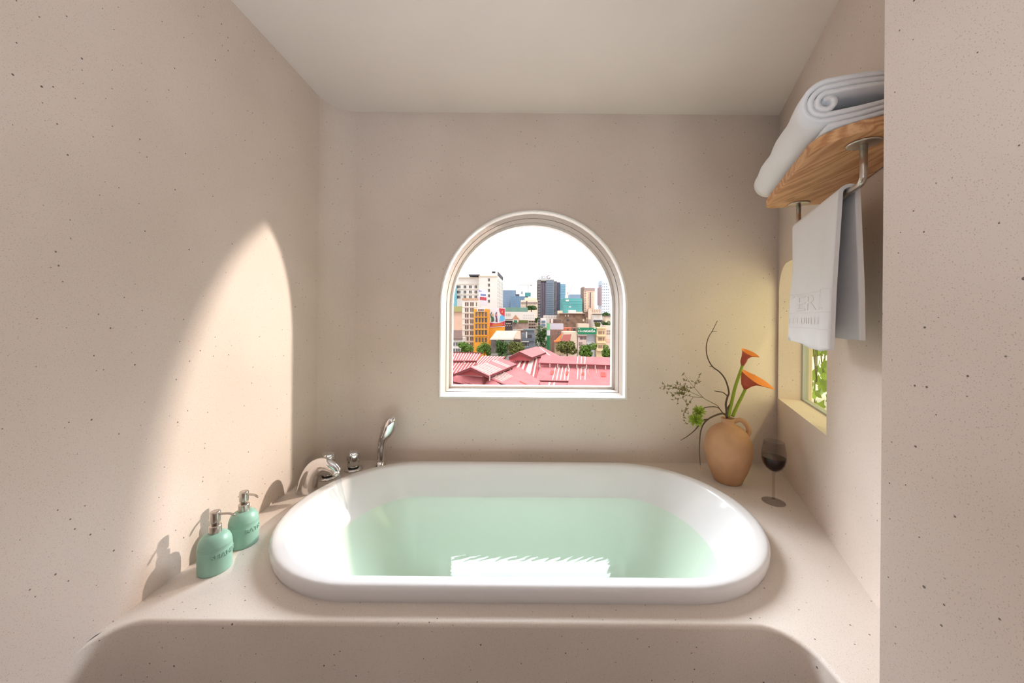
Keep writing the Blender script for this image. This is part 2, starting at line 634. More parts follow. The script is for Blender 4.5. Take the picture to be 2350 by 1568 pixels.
# right wall: angled, with the small window at its far end
wdir = Vector((RB, 1.0, 0)).normalized()
wnor = Vector((-1.0, RB, 0)).normalized()          # into the room
W0 = Vector((RA * D, 0, 0))
def rwp(s, z, d):                                   # s along the wall, d outwards
    return W0 + wdir * s - wnor * d + Vector((0, 0, z))
def s_of_y(y):
    return y * math.sqrt(1 + RB * RB)
S0, S1 = s_of_y(0.676 * D), s_of_y(0.99 * D)
B0, B1 = HC - 0.222 * D, HC + 0.150 * D
rr = 0.075 * D
hole2 = [(S0, B0), (S1, B0)]
for k in range(9):
    a = math.pi / 2 * k / 8
    hole2.append((S1 - rr + rr * math.cos(a), B1 - rr + rr * math.sin(a)))
for k in range(9):
    a = math.pi / 2 + math.pi / 2 * k / 8
    hole2.append((S0 + rr + rr * math.cos(a), B1 - rr + rr * math.sin(a)))
T2 = 0.075 * D
wr = mk('wall_right', slab([(s_of_y(0.17 * D), 0.0), (s_of_y(1.0 * D), 0.0), (s_of_y(1.0 * D), ZC + 0.02), (s_of_y(0.17 * D), ZC + 0.02)], [hole2], 0.0, T2, rwp), WALL, kind='structure', label='angled speckled plaster wall with the shelf and the small window')
# near right wall, running past the camera
mk('wall_near_right', box(PX, PX + 0.5, YR, PY, 0.0, ZC), WALL, kind='structure', label='plain speckled plaster wall end at the right of the picture')
# solid wall behind the camera
mk('wall_rear', slab([(XL - 0.2, 0), (PX + 0.5, 0), (PX + 0.5, ZC), (XL - 0.2, ZC)], [], YR - 0.15, YR, lambda a, b, d: Vector((a, d, b))), WALL, kind='structure', label='plaster wall behind the camera')

# ------------------------------------------------------------------ windows
w1 = thing('window_1', (0, YB, AZ0), 'arched white-framed window looking over the city roofs', 'window')
w1['kind'] = 'structure'
def ring(outl, innl, y0, y1):
    a = [[Vector((x, y0, z)) for x, z in outl], [Vector((x, y0, z)) for x, z in innl], [Vector((x, y1, z)) for x, z in innl], [Vector((x, y1, z)) for x, z in outl]]
    a.append(a[0])
    return loft(a, True, False, False)
def archo(o):                 # arch outline offset inwards by o
    return arch(AX0 + o, AX1 - o, AZ0 + o, AZ1 - o)
# rounded plaster bead around the opening on the wall face
prof = [(0.004, 0.0), (-0.001, -0.0055), (-0.007, -0.0085), (-0.0125, -0.006), (-0.015, 0.0)]
loops = [[Vector((x, YB + dy, z)) for x, z in archo(-o if False else o)] for o, dy in [(-0.008, 0.003), (-0.007, -0.004), (-0.002, -0.0075), (0.0035, -0.004), (0.005, 0.012), (0.005, 0.03)]]
mk('edge_bead', loft(loops, True, False, False), WHITE, w1, smooth=False)
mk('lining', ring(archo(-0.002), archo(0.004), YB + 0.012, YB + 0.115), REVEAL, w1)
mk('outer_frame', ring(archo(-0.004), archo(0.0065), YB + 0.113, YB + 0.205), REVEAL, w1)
mk('sash', ring(archo(0.0005), archo(0.020), YB + 0.200, YB + 0.232), WHITE, w1)
mk('pane', slab(archo(0.016), [], YB + 0.214, YB + 0.219, lambda a, b, d: Vector((a, d, b))), PANE, w1)

w2 = thing('window_2', rwp((S0 + S1) / 2, B0, 0), 'small window with leaf-light tinted glass and deep sill beside the shelf', 'window')
w2['kind'] = 'structure'
mk('pane', slab(hole2, [], T2 * 0.78, T2 * 0.82, rwp), PANEG, w2)
def hole2o(o):
    c = ((S0 + S1) / 2, (B0 + B1) / 2)
    return [(a + (o if a < c[0] else -o), b + (o if b < c[1] else -o)) for a, b in hole2]
L = [[rwp(a, b, d) for a, b in loop] for loop, d in ((hole2o(-0.001), T2 * .72), (hole2o(0.007), T2 * .72), (hole2o(0.007), T2 * .9), (hole2o(-0.001), T2 * .9))]
L.append(L[0])
mk('seal', loft(L, True, False, False), mat('grey_seal', (186, 190, 188), 0.5), w2)

# ------------------------------------------------------------------ tub platform (deck) with its cut-out
TCX, TCY, TC, TP, TQ = 0.0, 0.7235 * D, 0.250 * D, 0.2150 * D, 0.2225 * D
def tubloop(ip, iq, n=24, dc=0.0):
    """stadium outline inset by ip at the ends and iq at the sides (in D)"""
    p, q = TP - ip * D, TQ - iq * D
    c = TC + dc * D
    out = []
    for k in range(n + 1):
        a = -math.pi / 2 + math.pi * k / n
        out.append((TCX + c + p * math.cos(a), TCY + q * math.sin(a)))
    for k in range(n + 1):
        a = math.pi / 2 + math.pi * k / n
        out.append((TCX - c + p * math.cos(a), TCY + q * math.sin(a)))
    return out

rho = 0.042 * D
XR2 = 0.3655 * D
fpath = []
for k in range(9):
    a = math.pi + (-math.pi / 2) * k / 8
    fpath.append((XL + rho + rho * math.cos(a), YF - rho + rho * math.sin(a), (math.cos(a) * -1, -math.sin(a))))
for k in range(1, 12):
    fpath.append((lerp(XL + rho, XR2 - rho * 1.2, k / 12), YF, (0, -1)))
for k in range(9):
    a = math.pi / 2 - math.pi / 2 * k / 8
    fpath.append((XR2 - rho * 1.2 + rho * 1.2 * math.cos(a), YF - rho * 1.2 + rho * 1.2 * math.sin(a), (-math.cos(a), -math.sin(a))))
fpath.append((XR2, -0.3, (-1, 0)))
rb = 0.010
pr = [(-rb, 0.0)] + [(-rb + rb * math.sin(R(a)), -rb + rb * math.cos(R(a))) for a in (15, 30, 45, 60, 75, 90)] + [(0.0, -DK)]
loops = [[Vector((x + n[0] * o, y + n[1] * o, DK + z)) for x, y, n in fpath] for o, z in pr]
front = loft(loops, False)
topout = [(p.x, p.y) for p in loops[0]]
topout += [(0.9, -0.3), (1.28, 0.9), (1.36, YB + 0.003), (XL - 0.003, YB + 0.003), (XL - 0.003, topout[0][1])]
V2, F2 = fill2d(topout, [tubloop(0.012, 0.012)])
dk = mk('tub_platform', join(front, ([Vector((a, b, DK)) for a, b in V2], F2)), DECKM, kind='structure', label='speckled stone platform around the bathtub with a rounded front edge')
for p in dk.data.polygons:
    p.use_smooth = len(p.vertices) == 4

# ------------------------------------------------------------------ bathtub
def tl(ip, iq, z, dc=0.0):
    return [Vector((x, y, DK + z * D)) for x, y in tubloop(ip, iq, 28, dc)]
prof = [(.006, .006, -.004), (.003, .003, .0), (.0005, .0005, .008), (0, 0, .0135), (.0002, .0002, .0180), (.0012, .0012, .0212), (.0032, .0032, .0234), (.0062, .0062, .0246), (.011, .011, .0250),
        (.020, .018, .0250), (.0235, .0212, .0246), (.0265, .0238, .0232), (.029, .0262, .0205), (.034, .0305, .0140), (.048, .039, 0.0), (.060, .0445, -.018), (.080, .0535, -.040), (.094, .0595, -.058),
        (.125, .072, -.100), (.155, .084, -.145), (.172, .094, -.175), (.188, .106, -.196), (.200, .122, -.208), (.207, .145, -.213), (.210, .180, -.214)]
tub = mk('bathtub', loft([tl(a, b, z) for a, b, z in prof], True, False, True), ACRYL, smooth=True, base=(TCX, TCY, DK),
         label='white oval drop-in bathtub set into the stone platform', cat='bathtub')
for p in tub.data.polygons:
    if len(p.vertices) > 4: p.use_smooth = False

ZW = -.0455
wl = [tl(.0822, .0552, ZW), tl(.0822, .0552, -.235)]
mk('bath_water', loft(wl), WATER, base=W(0, .7235, ZW), label='clear mint-green water filling the bathtub', cat='water')

# ------------------------------------------------------------------ taps
def flange(c, r, h):
    return lathe([(r, 0), (r, h * .5), (r * .93, h), (r * .62, h * 1.15), (0.001, h * 1.15)], c, 28)
def knob(px, py, h, lab):
    c = onz(px, py, DK)
    c.z = DK
    t = thing('tap_knob', c, lab, 'tap', 'chrome tap knobs on the tub platform')
    mk('flange', flange(c, .040, .009), CHROME, t, True)
    mk('neck', lathe([(.024, .008), (.024, .018)], c, 24), DARKGAP, t)
    q = h
    mk('grip', lathe([(.024, .016), (.0275, .020), (.0300, .016 + q * .45), (.0298, .016 + q * .6), (.0282, .010 + q * .9), (.0272, .016 + q * .9), (.001, .016 + q * .905)], c, 32), CHROME, t, True)
    mk('cap', lathe([(.0264, .015 + q * .92), (.0260, .017 + q * .945), (.024, .018 + q * .96), (.001, .018 + q * .965)], c, 32), CHROME, t, False)
    return t
knob(811, 1078, .072, 'chrome tap knob standing between the spout and the hand shower')
knob(752, 1097, .098, 'chrome tap knob half hidden behind the curved bath spout')

# curved bath spout
sb = onz(704, 1131, DK)
sp = thing('bath_spout', sb, 'curved chrome bath spout pouring water into the tub', 'faucet')
A = Vector((sb.x, sb.y, DK))
dirs = Vector((1.0, -0.12, 0)).normalized()
sh = [(0, -.002), (.004, .022), (.012, .060), (.028, .094), (.052, .116), (.080, .122), (.106, .115), (.124, .103), (.134, .091)]
path = spline([A + dirs * a + Vector((0, 0, b)) for a, b in sh], 5)
nn = len(path)
rads = [lerp(.046, .031, min(1, i / (nn * .5))) if i < nn * .6 else lerp(.031, .0225, (i / nn - .6) / .4) for i in range(nn)]
body = tube(path, rads, 20, True, flat=[lerp(.55, .62, min(1, i / (nn * .7))) for i in range(nn)], up=(1, 0, 0))
mk('body', body, CHROME, sp, True)
tip = path[-1]
mk('aerator', tube([tip + Vector((-.004, 0, .006)), tip + Vector((.002, 0, -.012))], .0125, 16), STEEL, sp, True)
# water stream
hit = Vector((-0.385 * D, 0.775 * D, DK - .020 * D))
s0 = tip + Vector((.001, 0, -.012))
pth = [s0 + (Vector((hit.x, hit.y, s0.z)) - s0) * (k / 14) * 0.9 + Vector((0, 0, (hit.z - s0.z) * (k / 14) ** 1.25)) for k in range(15)]
mk('water_stream', tube(pth, [.0125 - .004 * math.sin(k / 14 * 3) + .001 * math.sin(k * 2.1) for k in range(15)], 12), STREAM, smooth=True, base=hit,
   label='thin stream of clear water falling from the spout', cat='water')

# hand shower
hb = onz(873, 1071, DK)
hs = thing('hand_shower', hb, 'tall chrome hand shower with a bent spoon-shaped head', 'shower')
H = Vector((hb.x, hb.y, DK))
rows = [(720, 1180, 1262), (660, 1181, 1264), (600, 1183, 1268), (550, 1186, 1271), (500, 1190, 1275), (450, 1196, 1287), (400, 1203, 1318), (350, 1212, 1368), (300, 1225, 1394), (250, 1240, 1407), (200, 1262, 1414), (165, 1287, 1409), (145, 1308, 1400), (133, 1330, 1385), (129, 1348, 1368)]
loops = []
for k, (yy, xl_, xr_) in enumerate(rows):
    pl, pr2 = at(640 + xl_ / 5.228, 930 + yy / 5.228, hb.y), at(640 + xr_ / 5.228, 930 + yy / 5.228, hb.y)
    cc, rx_ = (pl + pr2) / 2, (pr2.x - pl.x) / 2
    cc.z = (pl.z + pr2.z) / 2 if k else DK
    ry_ = min(rx_, .0185 + .010 * min(1, k / 9))
    loops.append([cc + Vector((rx_ * math.cos(q), ry_ * math.sin(q), 0)) for q in [2 * math.pi * j / 24 for j in range(24)]])
mk('handle', loft(loops), CHROME, hs, True)
mk('spray_face', lathe([(.021, 0), (.019, .004), (.001, .005)], (0, 0, 0), 24), STEEL, hs, True)
sf = hs.children[-1]
sf.location = at(640 + 1398 / 5.228, 930 + 265 / 5.228, hb.y) + Vector((-.004, -.004, 0)) - hb
sf.rotation_euler = (0, R(102), R(-15))
mk('socket', lathe([(.024, 0), (.024, .006), (.0195, .012), (.0195, .026), (.017, .027)], H, 24), CHROME, hs, True)

# ------------------------------------------------------------------ soap dispensers
def dispenser(px, py, word, lab, rotz):
    c = onz(px, py, DK)
    c.z = DK
    t = thing('soap_dispenser', c, lab, 'soap dispenser', 'mint soap dispensers beside the tub')
    r = .0400
    pr_ = [(.001, 0), (r * .955, 0), (r * .985, .002), (r, .006), (r, .0660), (r * .985, .0672), (r, .0684), (r, .0700), (r * .985, .0712), (r, .0724), (r * .985, .078), (r * .945, .086), (r * .86, .0945), (r * .72, .1015), (r * .55, .1055), (r * .36, .107)]
    b = mk('bottle', lathe(pr_, c, 48), MINT, t, True)
    col = mk('collar', lathe([(.0145, .104), (.0150, .1065), (.0150, .126), (.0146, .128), (.0095, .1285)], c, 32), STEEL, t, True)
    ph = mk('pump_head', lathe([(.0085, .127), (.0085, .137), (.0122, .1375), (.0126, .140), (.0126, .1655), (.0118, .168), (.001, .1685)], c, 32), STEEL, t, True)
    d = Vector((math.cos(rotz), math.sin(rotz), 0))
    npth = spline([c + d * .008 + Vector((0, 0, .1600)), c + d * .026 + Vector((0, 0, .1610)), c + d * .040 + Vector((0, 0, .1605)), c + d * .054 + Vector((0, 0, .1545))], 5)
    nz_ = mk('nozzle', tube(npth, [.0032] * len(npth), 12), STEEL, ph, True)
    V, Fc = text_mesh(word, .0185, .0012, 'CENTER', .0004)
    out = []
    for v in V:
        a = rotz + v.x * 1.04 / r
        rad = r + .0004 + v.z * .9
        out.append(c + Vector((math.cos(a) * rad, math.sin(a) * rad, .0525 + v.y)))
    mk('lettering', (out, Fc), MINT, b)
    return t
dispenser(493, 1306, 'SHAMPOO', 'mint ceramic pump bottle nearer the camera, lettered SHAM', R(4))
dispenser(559, 1247, 'BATH', 'mint ceramic pump bottle farther from the camera, lettered BATH', R(-10))

# ------------------------------------------------------------------ vase with flowers
vc = onz(1670, 1104, DK)
vc.z = DK
vs_ = thing('clay_vase', vc, 'round terracotta jug vase with one small looped handle', 'vase')
vp = [(.001, 0), (.052, 0), (.056, .003), (.0645, .022), (.078, .055), (.0905, .095), (.0965, .130), (.0975, .155), (.0945, .182), (.085, .212), (.069, .236), (.050, .251), (.034, .258), (.0265, .264), (.0255, .272), (.0285, .282), (.0300, .2865), (.0270, .2880), (.0225, .283), (.0215, .262), (.040, .245), (.06, .20), (.04, .06), (.001, .05)]
mk('body', lathe([(a, b * 1.0) for a, b in vp], vc, 56), CLAY, vs_, True)
hdir = Vector((math.cos(R(-22)), math.sin(R(-22)), 0))
hp = spline([vc + hdir * a + Vector((0, 0, b)) for a, b in [(.024, .274), (.045, .284), (.066, .274), (.079, .252), (.080, .230), (.073, .2165)]], 6)
mk('handle', tube(hp, [.0105] * len(hp), 14, flat=.7), CLAY, vs_, True)
mouth = vc + Vector((0, 0, .28))
VY = vc.y

def stemtube(pxs, r0, r1, k=5, dy=None):
    n = len(pxs)
    pts = [at(a, b, VY + (dy[i] if dy else 0)) for i, (a, b) in enumerate(pxs)]
    pts = spline(pts, k)
    m_ = len(pts)
    return pts, tube(pts, [lerp(r0, r1, i / (m_ - 1)) for i in range(m_)], 8)

def z8(x, y): return (1480 + x / 3.337, 720 + y / 3.337)
def z4(x, y): return (1500 + x / 5.805, 730 + y / 5.805)
def z5(x, y): return (1640 + x / 7.84, 780 + y / 7.84)

def calla(stem_px, lab, base_px, keys):
    """keys: list of (t, cx, cz, half-width x, half-width y, tilt) rings of the funnel from the stem up, metres from the base"""
    pts, tb = stemtube(stem_px, .0072, .0062, 6)
    t = thing('calla_lily', mouth + Vector((0, 0, -.03)), lab, 'flower', 'calla lilies in the vase')
    mk('stem', tb, STEM, t, True)
    B = at(*base_px, VY)
    M = 40
    loops = []
    NN = 6
    for i in range(len(keys) - 1):
        for q in range(NN if i < len(keys) - 2 else NN + 1):
            f = q / NN
            f = f * f * (3 - 2 * f) if False else f
            cx, cz2, rx, ry, tl_, lp = [lerp(keys[i][k], keys[i + 1][k], f) for k in range(6)]
            bk = ((i + f) / (len(keys) - 1)) ** 2 * keys[-1][3] * .62
            loop = []
            for j in range(M):
                a = 2 * math.pi * j / M
                ca, sa = math.cos(a), math.sin(a)
                fr_ = max(0, ca) ** 1.6
                x = ca * rx + lp * fr_
                z = -math.sin(tl_) * ca * rx - lp * fr_ * fr_ * .42 + bk * sa
                loop.append(B + Vector((cx + x, sa * ry * (1 - .10 * fr_ * min(1, lp * 25)), cz2 + z)))
            loops.append(loop)
    V, Fc = loft(loops, True, True, False)
    o = mk('spathe', (V, Fc), CALLA, t, True)
    k = keys[-1]
    mk('spadix', tube([B + Vector((0, 0, .004)), B + Vector((k[0] * .4, 0, k[1] * .5)), B + Vector((k[0] * .6, 0, k[1] * .8))], [.004, .0045, .003], 8), mat('spadix_yellow', (226, 170, 60), .7), t, True)
    return t
calla([z5(245, 1385), z5(300, 1150), z5(370, 850), z5(440, 640), z5(505, 455)], 'taller calla lily with a small dusky red curled bloom',
      z5(503, 462), [(0, 0, .0065, .0065, 0, 0), (.004, .018, .0125, .012, .1, 0), (.010, .036, .0125, .013, .3, 0), (.018, .052, .017, .018, .5, .004), (.024, .060, .026, .022, .35, .026)])
calla([z5(320, 1385), z5(400, 1200), z5(480, 1040), z5(550, 895)], 'lower calla lily with a wide open orange bloom',
      z5(550, 892), [(0, 0, .0065, .0065, 0, 0), (.006, .018, .021, .020, .15, 0), (.014, .034, .030, .027, .4, .004), (.026, .046, .040, .032, .62, .018), (.036, .052, .050, .036, .62, .046)])

def branch(name, lab, cat, paths, m, group=None):
    t = thing(name, mouth + Vector((0, 0, -.04)), lab, cat, group)
    first = None
    for i, (pxs, r0, r1, dy) in enumerate(paths):
        pts, tb = stemtube(pxs, r0, r1, 5, dy)
        o = mk('stem' if i == 0 else 'side_twig', tb, m, t, True)
    return t
G = 'bare twigs in the vase'
branch('bare_twig', 'tall bare dark twig curving up above the vase', 'twig', [
    ([z8(628, 800), z8(624, 740), z8(620, 690), z8(632, 640), z8(643, 600), z8(618, 510), z8(575, 450), z8(515, 403), z8(478, 330), z8(470, 250), z8(488, 180), z8(515, 135), z8(555, 55)], .0050, .0012, None),
    ([z8(632, 632), z8(600, 605), z8(560, 597), z8(531, 592)], .0026, .0014, None),
    ([z8(514, 136), z8(530, 135), z8(553, 138)], .0012, .0007, None),
    ([z8(514, 406), z8(500, 406), z8(492, 404)], .0014, .0008, None),
    ([z8(628, 740), z8(640, 715), z8(655, 690), z8(668, 648)], .0040, .0024, None)], TWIG, G)
branch('bare_twig', 'forked bare twig drooping over the left side of the vase', 'twig', [
    ([z8(632, 795), z8(612, 770), z8(590, 765), z8(540, 780), z8(490, 805), z8(450, 845), z8(428, 900), z8(420, 970), z8(418, 1060), z8(422, 1130), z8(424, 1165)], .0048, .0014, [0, 0, -.01, -.02, -.03, -.03, -.03, -.03, -.03, -.03, -.03]),
    ([z8(480, 810), z8(440, 820), z8(410, 860), z8(380, 895), z8(345, 925), z8(310, 950), z8(272, 970)], .0036, .0012, [-.03, -.03, -.03, -.03, -.03, -.03, -.03])], TWIG, G)
tw = [o for o in bpy.data.objects if o.name.startswith('bare_twig')][-1]
mk('dry_tip', join(tube([at(*z8(424, 1160), VY - .03), at(*z8(428, 1180), VY - .03), at(*z8(422, 1205), VY - .03)], [.0016, .0026, .0006], 6),
                   tube([at(*z8(427, 1185), VY - .03), at(*z8(412, 1184), VY - .03)], [.0014, .0005], 6)), mat('pale_dry_tip', (196, 160, 120), .8), tw, True)

# seed sprig
sg = thing('seed_sprig', mouth + Vector((0, 0, -.04)), 'fine dried sprig with many tiny olive seed buds', 'sprig')
spaths = [
    [(950, 1290), (900, 1240), (850, 1170), (760, 1120), (665, 1065), (540, 925), (480, 855), (405, 745)],
    [(665, 1065), (600, 1035), (520, 1000), (430, 960), (300, 930), (150, 905), (85, 930)],
    [(640, 1060), (530, 1052), (430, 1030), (330, 1000), (190, 985)],
    [(530, 1052), (490, 1105), (450, 1170), (430, 1215), (395, 1290), (410, 1360), (435, 1400)],
    [(545, 925), (560, 860), (600, 790), (615, 740)],
    [(545, 925), (480, 930), (390, 910), (330, 885), (235, 895)],
    [(430, 1030), (390, 1060), (330, 1070), (245, 1095)],
    [(380, 1060), (420, 1110), (440, 1140)], [(150, 905), (120, 860)], [(560, 860), (520, 850)], [(560, 860), (610, 860)],
    [(480, 855), (420, 825)], [(430, 1215), (370, 1250)], [(430, 1215), (470, 1265)], [(395, 1330), (420, 1320)], [(300, 930), (200, 940), (140, 940)], [(330, 1000), (270, 1030), (230, 1030)], [(330, 1070), (320, 1130)]]
for i, p in enumerate(spaths):
    pts = [at(*z4(a, b), VY - .035 + .02 * math.sin(i * 1.7) * (k / len(p)) if i else VY - .035 * k / len(p)) for k, (a, b) in enumerate(p)]
    mk('stem' if i == 0 else 'twiglet', tube(spline(pts, 4), [lerp(.0019 if i == 0 else .0010, .0006, k / (4 * (len(pts) - 1))) for k in range(4 * (len(pts) - 1) + 1)], 6), DRIED, sg, True)
bv, bf = join(*[tube([Vector((0, 0, 0)), Vector((math.cos(a) * .0035, math.sin(a) * .0035, .0018)), Vector((math.cos(a) * .0068, math.sin(a) * .0068, .004))], [.0008, .0019, .0005], 5) for a in (0.3, 2.2, 4.4)])
bme = bpy.data.meshes.new('bud')
bme.from_pydata([tuple(v) for v in bv], [], bf)
bme.materials.append(BUD)
rnd = random.Random(3)
bspots = []
for p in spaths[1:]:
    for (a, b), (c_, d_) in zip(p[:-1], p[1:]):
        nseg = max(1, int(math.hypot(c_ - a, d_ - b) / 38))
        for k in range(nseg):
            if a > 580 and b > 880: continue
            bspots.append((lerp(a, c_, (k + 1) / nseg) + rnd.uniform(-14, 14), lerp(b, d_, (k + 1) / nseg) + rnd.uniform(-14, 14)))
bspots += [(405, 745), (390, 760), (410, 822), (435, 835)]
for k in range(38):
    bspots.append((rnd.gauss(385, 60), rnd.gauss(965, 48)))
for a, b in bspots:
    link_copy('bud', bme, sg, at(*z4(a, b), VY - .035 + rnd.uniform(-.015, .015)), (rnd.uniform(0, 6), rnd.uniform(0, 6), rnd.uniform(0, 6)), (rnd.uniform(.8, 1.2),) * 3)

# two green spidery blooms
def bloom(px, py, rpx, n, lab, stem, seed, dy):
    C = at(px, py, VY + dy)
    t = thing('green_bloom', C, lab, 'flower', 'green blooms beside the vase')
    rad = rpx / FPX * VY
    mk('heart', lathe([(.001, -.006), (.005, -.004), (.006, 0), (.004, .004), (.001, .005)], C, 12), PETALG, t, True)
    pv, pf = tube([Vector((.002, 0, 0)), Vector((rad * .5, 0, .001)), Vector((rad * .85, 0, .0035)), Vector((rad, 0, .005))], [.0016, .0036, .0030, .0012], 6, flat=.5)
    me = bpy.data.meshes.new('petal')
    me.from_pydata([tuple(v) for v in pv], [], pf)
    me.materials.append(PETALG)
    r_ = random.Random(seed)
    for k in range(n):
        zc = 1 - 2 * (k + .5) / n
        a = k * 2.39996
        link_copy('petal', me, t, C, (r_.uniform(0, 6), -math.asin(zc) * .85 + r_.uniform(-.1, .1), a), (r_.uniform(.85, 1.08),) * 3)
    pts = spline([at(a, b, VY + d) for a, b, d in stem], 4)
    mk('stem', tube(pts, [.0022] * len(pts), 8), TWIG, t, True)
bloom(1597, 964, 17, 64, 'bright green spidery bloom, the lower of two', [(1597, 964, -.03), (1603, 968, -.032), (1611, 968, -.034), (1620, 963, -.03)], 2, -.034)
bloom(1604, 944, 15, 52, 'green spidery bloom, the upper and duller of two', [(1604, 944, -.02), (1612, 938, -.02), (1628, 934, -.015), (1648, 936, -.008), (1661, 952, 0)], 5, -.018)

# ------------------------------------------------------------------ wine glass
gc = onz(1775, 1152, DK)
gc.z = DK
wg = thing('wine_glass', gc, 'smoky stemmed wine glass half full of red wine', 'glass')
mk('foot', lathe([(.001, .0), (.0405, .0), (.0415, .0012), (.040, .0022), (.02, .0042), (.008, .007), (.0052, .012)], gc, 40), SMOKE, wg, True)
mk('stem', lathe([(.0052, .012), (.0046, .05), (.0046, .1), (.0062, .121)], gc, 20, False, False), SMOKE, wg, True)
bo = [(.0062, .121), (.0165, .1265), (.029, .137), (.0385, .1535), (.0430, .172), (.0435, .186), (.0415, .208), (.0385, .228), (.0355, .2455)]
bi = [(r - .0016, z + .0005) for r, z in reversed(bo[1:])] + [(.001, .1265)]
mk('bowl', lathe(bo + bi, gc, 48, False, True), SMOKE, wg, True)
wi = [(.001, .1272), (.0130, .1290), (.0258, .1390), (.0352, .1550), (.0398, .1725), (.0403, .1825), (.001, .1826)]
mk('red_wine', lathe(wi, gc, 48), WINE, smooth=False, base=gc + Vector((0, 0, .127)), label='dark red wine filling the lower bowl of the glass', cat='wine')

# ------------------------------------------------------------------ shelf with towels
ZS = HC + 0.2158 * D
def shp(s, o, z):           # s along the right wall, o out from the wall into the room
    return W0 + wdir * s + wnor * o + Vector((0, 0, z))
SF = s_of_y(0) ; 
sf_ = (Vector((0.4687 * D, 0.6919 * D, 0)) - W0).dot(wdir)
sn_ = 0.405 * D
SO = 0.1105 * D
t = thing('wall_shelf', shp((sf_ + sn_) / 2, 0.0, ZS), 'oak wall shelf with rounded corners and a steel towel rail beneath', 'shelf')
rn, rf = 0.055 * D, 0.022 * D
ol = [(sn_, .004), (sf_, .004)]
for k in range(7):
    a = math.pi / 2 * k / 6
    ol.append((sf_ - rf + rf * math.cos(a), SO - rf + rf * math.sin(a)))
for k in range(11):
    a = math.pi / 2 + math.pi / 2 * k / 10
    ol.append((sn_ + rn + rn * math.cos(a), SO - rn + rn * math.sin(a)))
TH_ = 0.026
def inset(pts, d):
    n = len(pts)
    out = []
    for i in range(n):
        p, q, r_ = Vector(pts[i - 1]), Vector(pts[i]), Vector(pts[(i + 1) % n])
        e = (r_ - p)
        e.normalize()
        nrm = Vector((-e.y, e.x))
        out.append(tuple(q + nrm * d))
    return out
ls = [(0.0015, 0), (0, .0015), (0, TH_ - .0015), (0.0015, TH_)]
mk('board', loft([[shp(a, b, ZS + z) for a, b in inset(ol, d)] for d, z in ls]), WOOD, t)
RO = 0.0600 * D
sF = (Vector((0.5122 * D, 0.6512 * D, 0)) - W0).dot(wdir)
sN = (Vector((0.4142 * D, 0.4271 * D, 0)) - W0).dot(wdir)
DR = 0.0475 * D
for s in (sN, sF):
    c = shp(s, RO, ZS)
    mk('flange', lathe([(.030, -.0002), (.030, -.003), (.026, -.0042), (.001, -.0045)], c, 32), STEEL, t, True)
rp = [shp(sN, RO, ZS - .003), shp(sN, RO, ZS - DR + .02)] + [shp(sN + .018 * (1 - math.cos(a)), RO, ZS - DR + .018 - .018 * math.sin(a)) for a in [R(x) for x in (0, 18, 36, 54, 72, 90)]]
rp += [shp(sF - .018 + .018 * math.sin(a), RO, ZS - DR + .018 - .018 * math.cos(a)) for a in [R(x) for x in (0, 18, 36, 54, 72, 90)]] + [shp(sF, RO, ZS - .003)]
mk('towel_rail', tube(rp, .0068, 14, up=tuple(wnor)), STEEL, t, True)

# hanging towel: a U over the rail, softly folded
tA, tB = (at(1943, 450, 0.4607 * D) - W0).dot(wdir) + .004, sF - .012
zr = ZS - DR
NS, th = 40, .0085
rnd = random.Random(11)
def towel_pt(u, q, side):
    """u 0..1 from near to far, q path position, side: layer offset"""
    s = lerp(tA, tB, u)
    # path: front bottom -> over rail -> back bottom
    Lf, Lb = .375, .35
    rr_ = .0068 + .005 + side * th
    if q < 0:            # front leg (into the room)
        k = -q
        o = RO + rr_ + (.010 * math.sin(u * 9.5 + .6) + .006 * math.sin(u * 17)) * min(1, k * 1.6) * .9 + .010 * k
        z = zr - k * Lf - (.010 * math.sin(u * 5) if k > .99 else 0)
        s2 = s + .012 * k * (u - .35)
    elif q > 1:          # back leg
        k = q - 1
        o = RO - rr_ - (.006 * math.sin(u * 8 + 2)) * min(1, k * 1.5) - .004 * k
        z = zr - k * Lb
        s2 = s - .004 * k * (1 - u)
    else:
        a = math.pi * q
        o = RO + rr_ * math.cos(a)
        z = zr + rr_ * math.sin(a)
        s2 = s
    return shp(s2, o, z)
qs = [-1, -.985, -.93, -.9, -.87] + [-.84 + .07 * k for k in range(12)] + [k / 8 for k in range(9)] + [1 + .1 * k for k in range(1, 11)]
qs = sorted(set(round(x, 4) for x in qs))
loops = []
for i in range(NS + 1):
    u = i / NS
    outer_ = [towel_pt(u, q, 1) for q in qs]
    inner_ = [towel_pt(u, q, 0) for q in reversed(qs)]
    loops.append(outer_ + inner_)
ht = mk('hanging_towel', loft(loops), TOWEL, smooth=True, base=shp((tA + tB) / 2, RO, zr - .37),
        label='white hand towel draped over the rail under the shelf', cat='towel')
for p in ht.data.polygons:
    if len(p.vertices) > 4: p.use_smooth = False
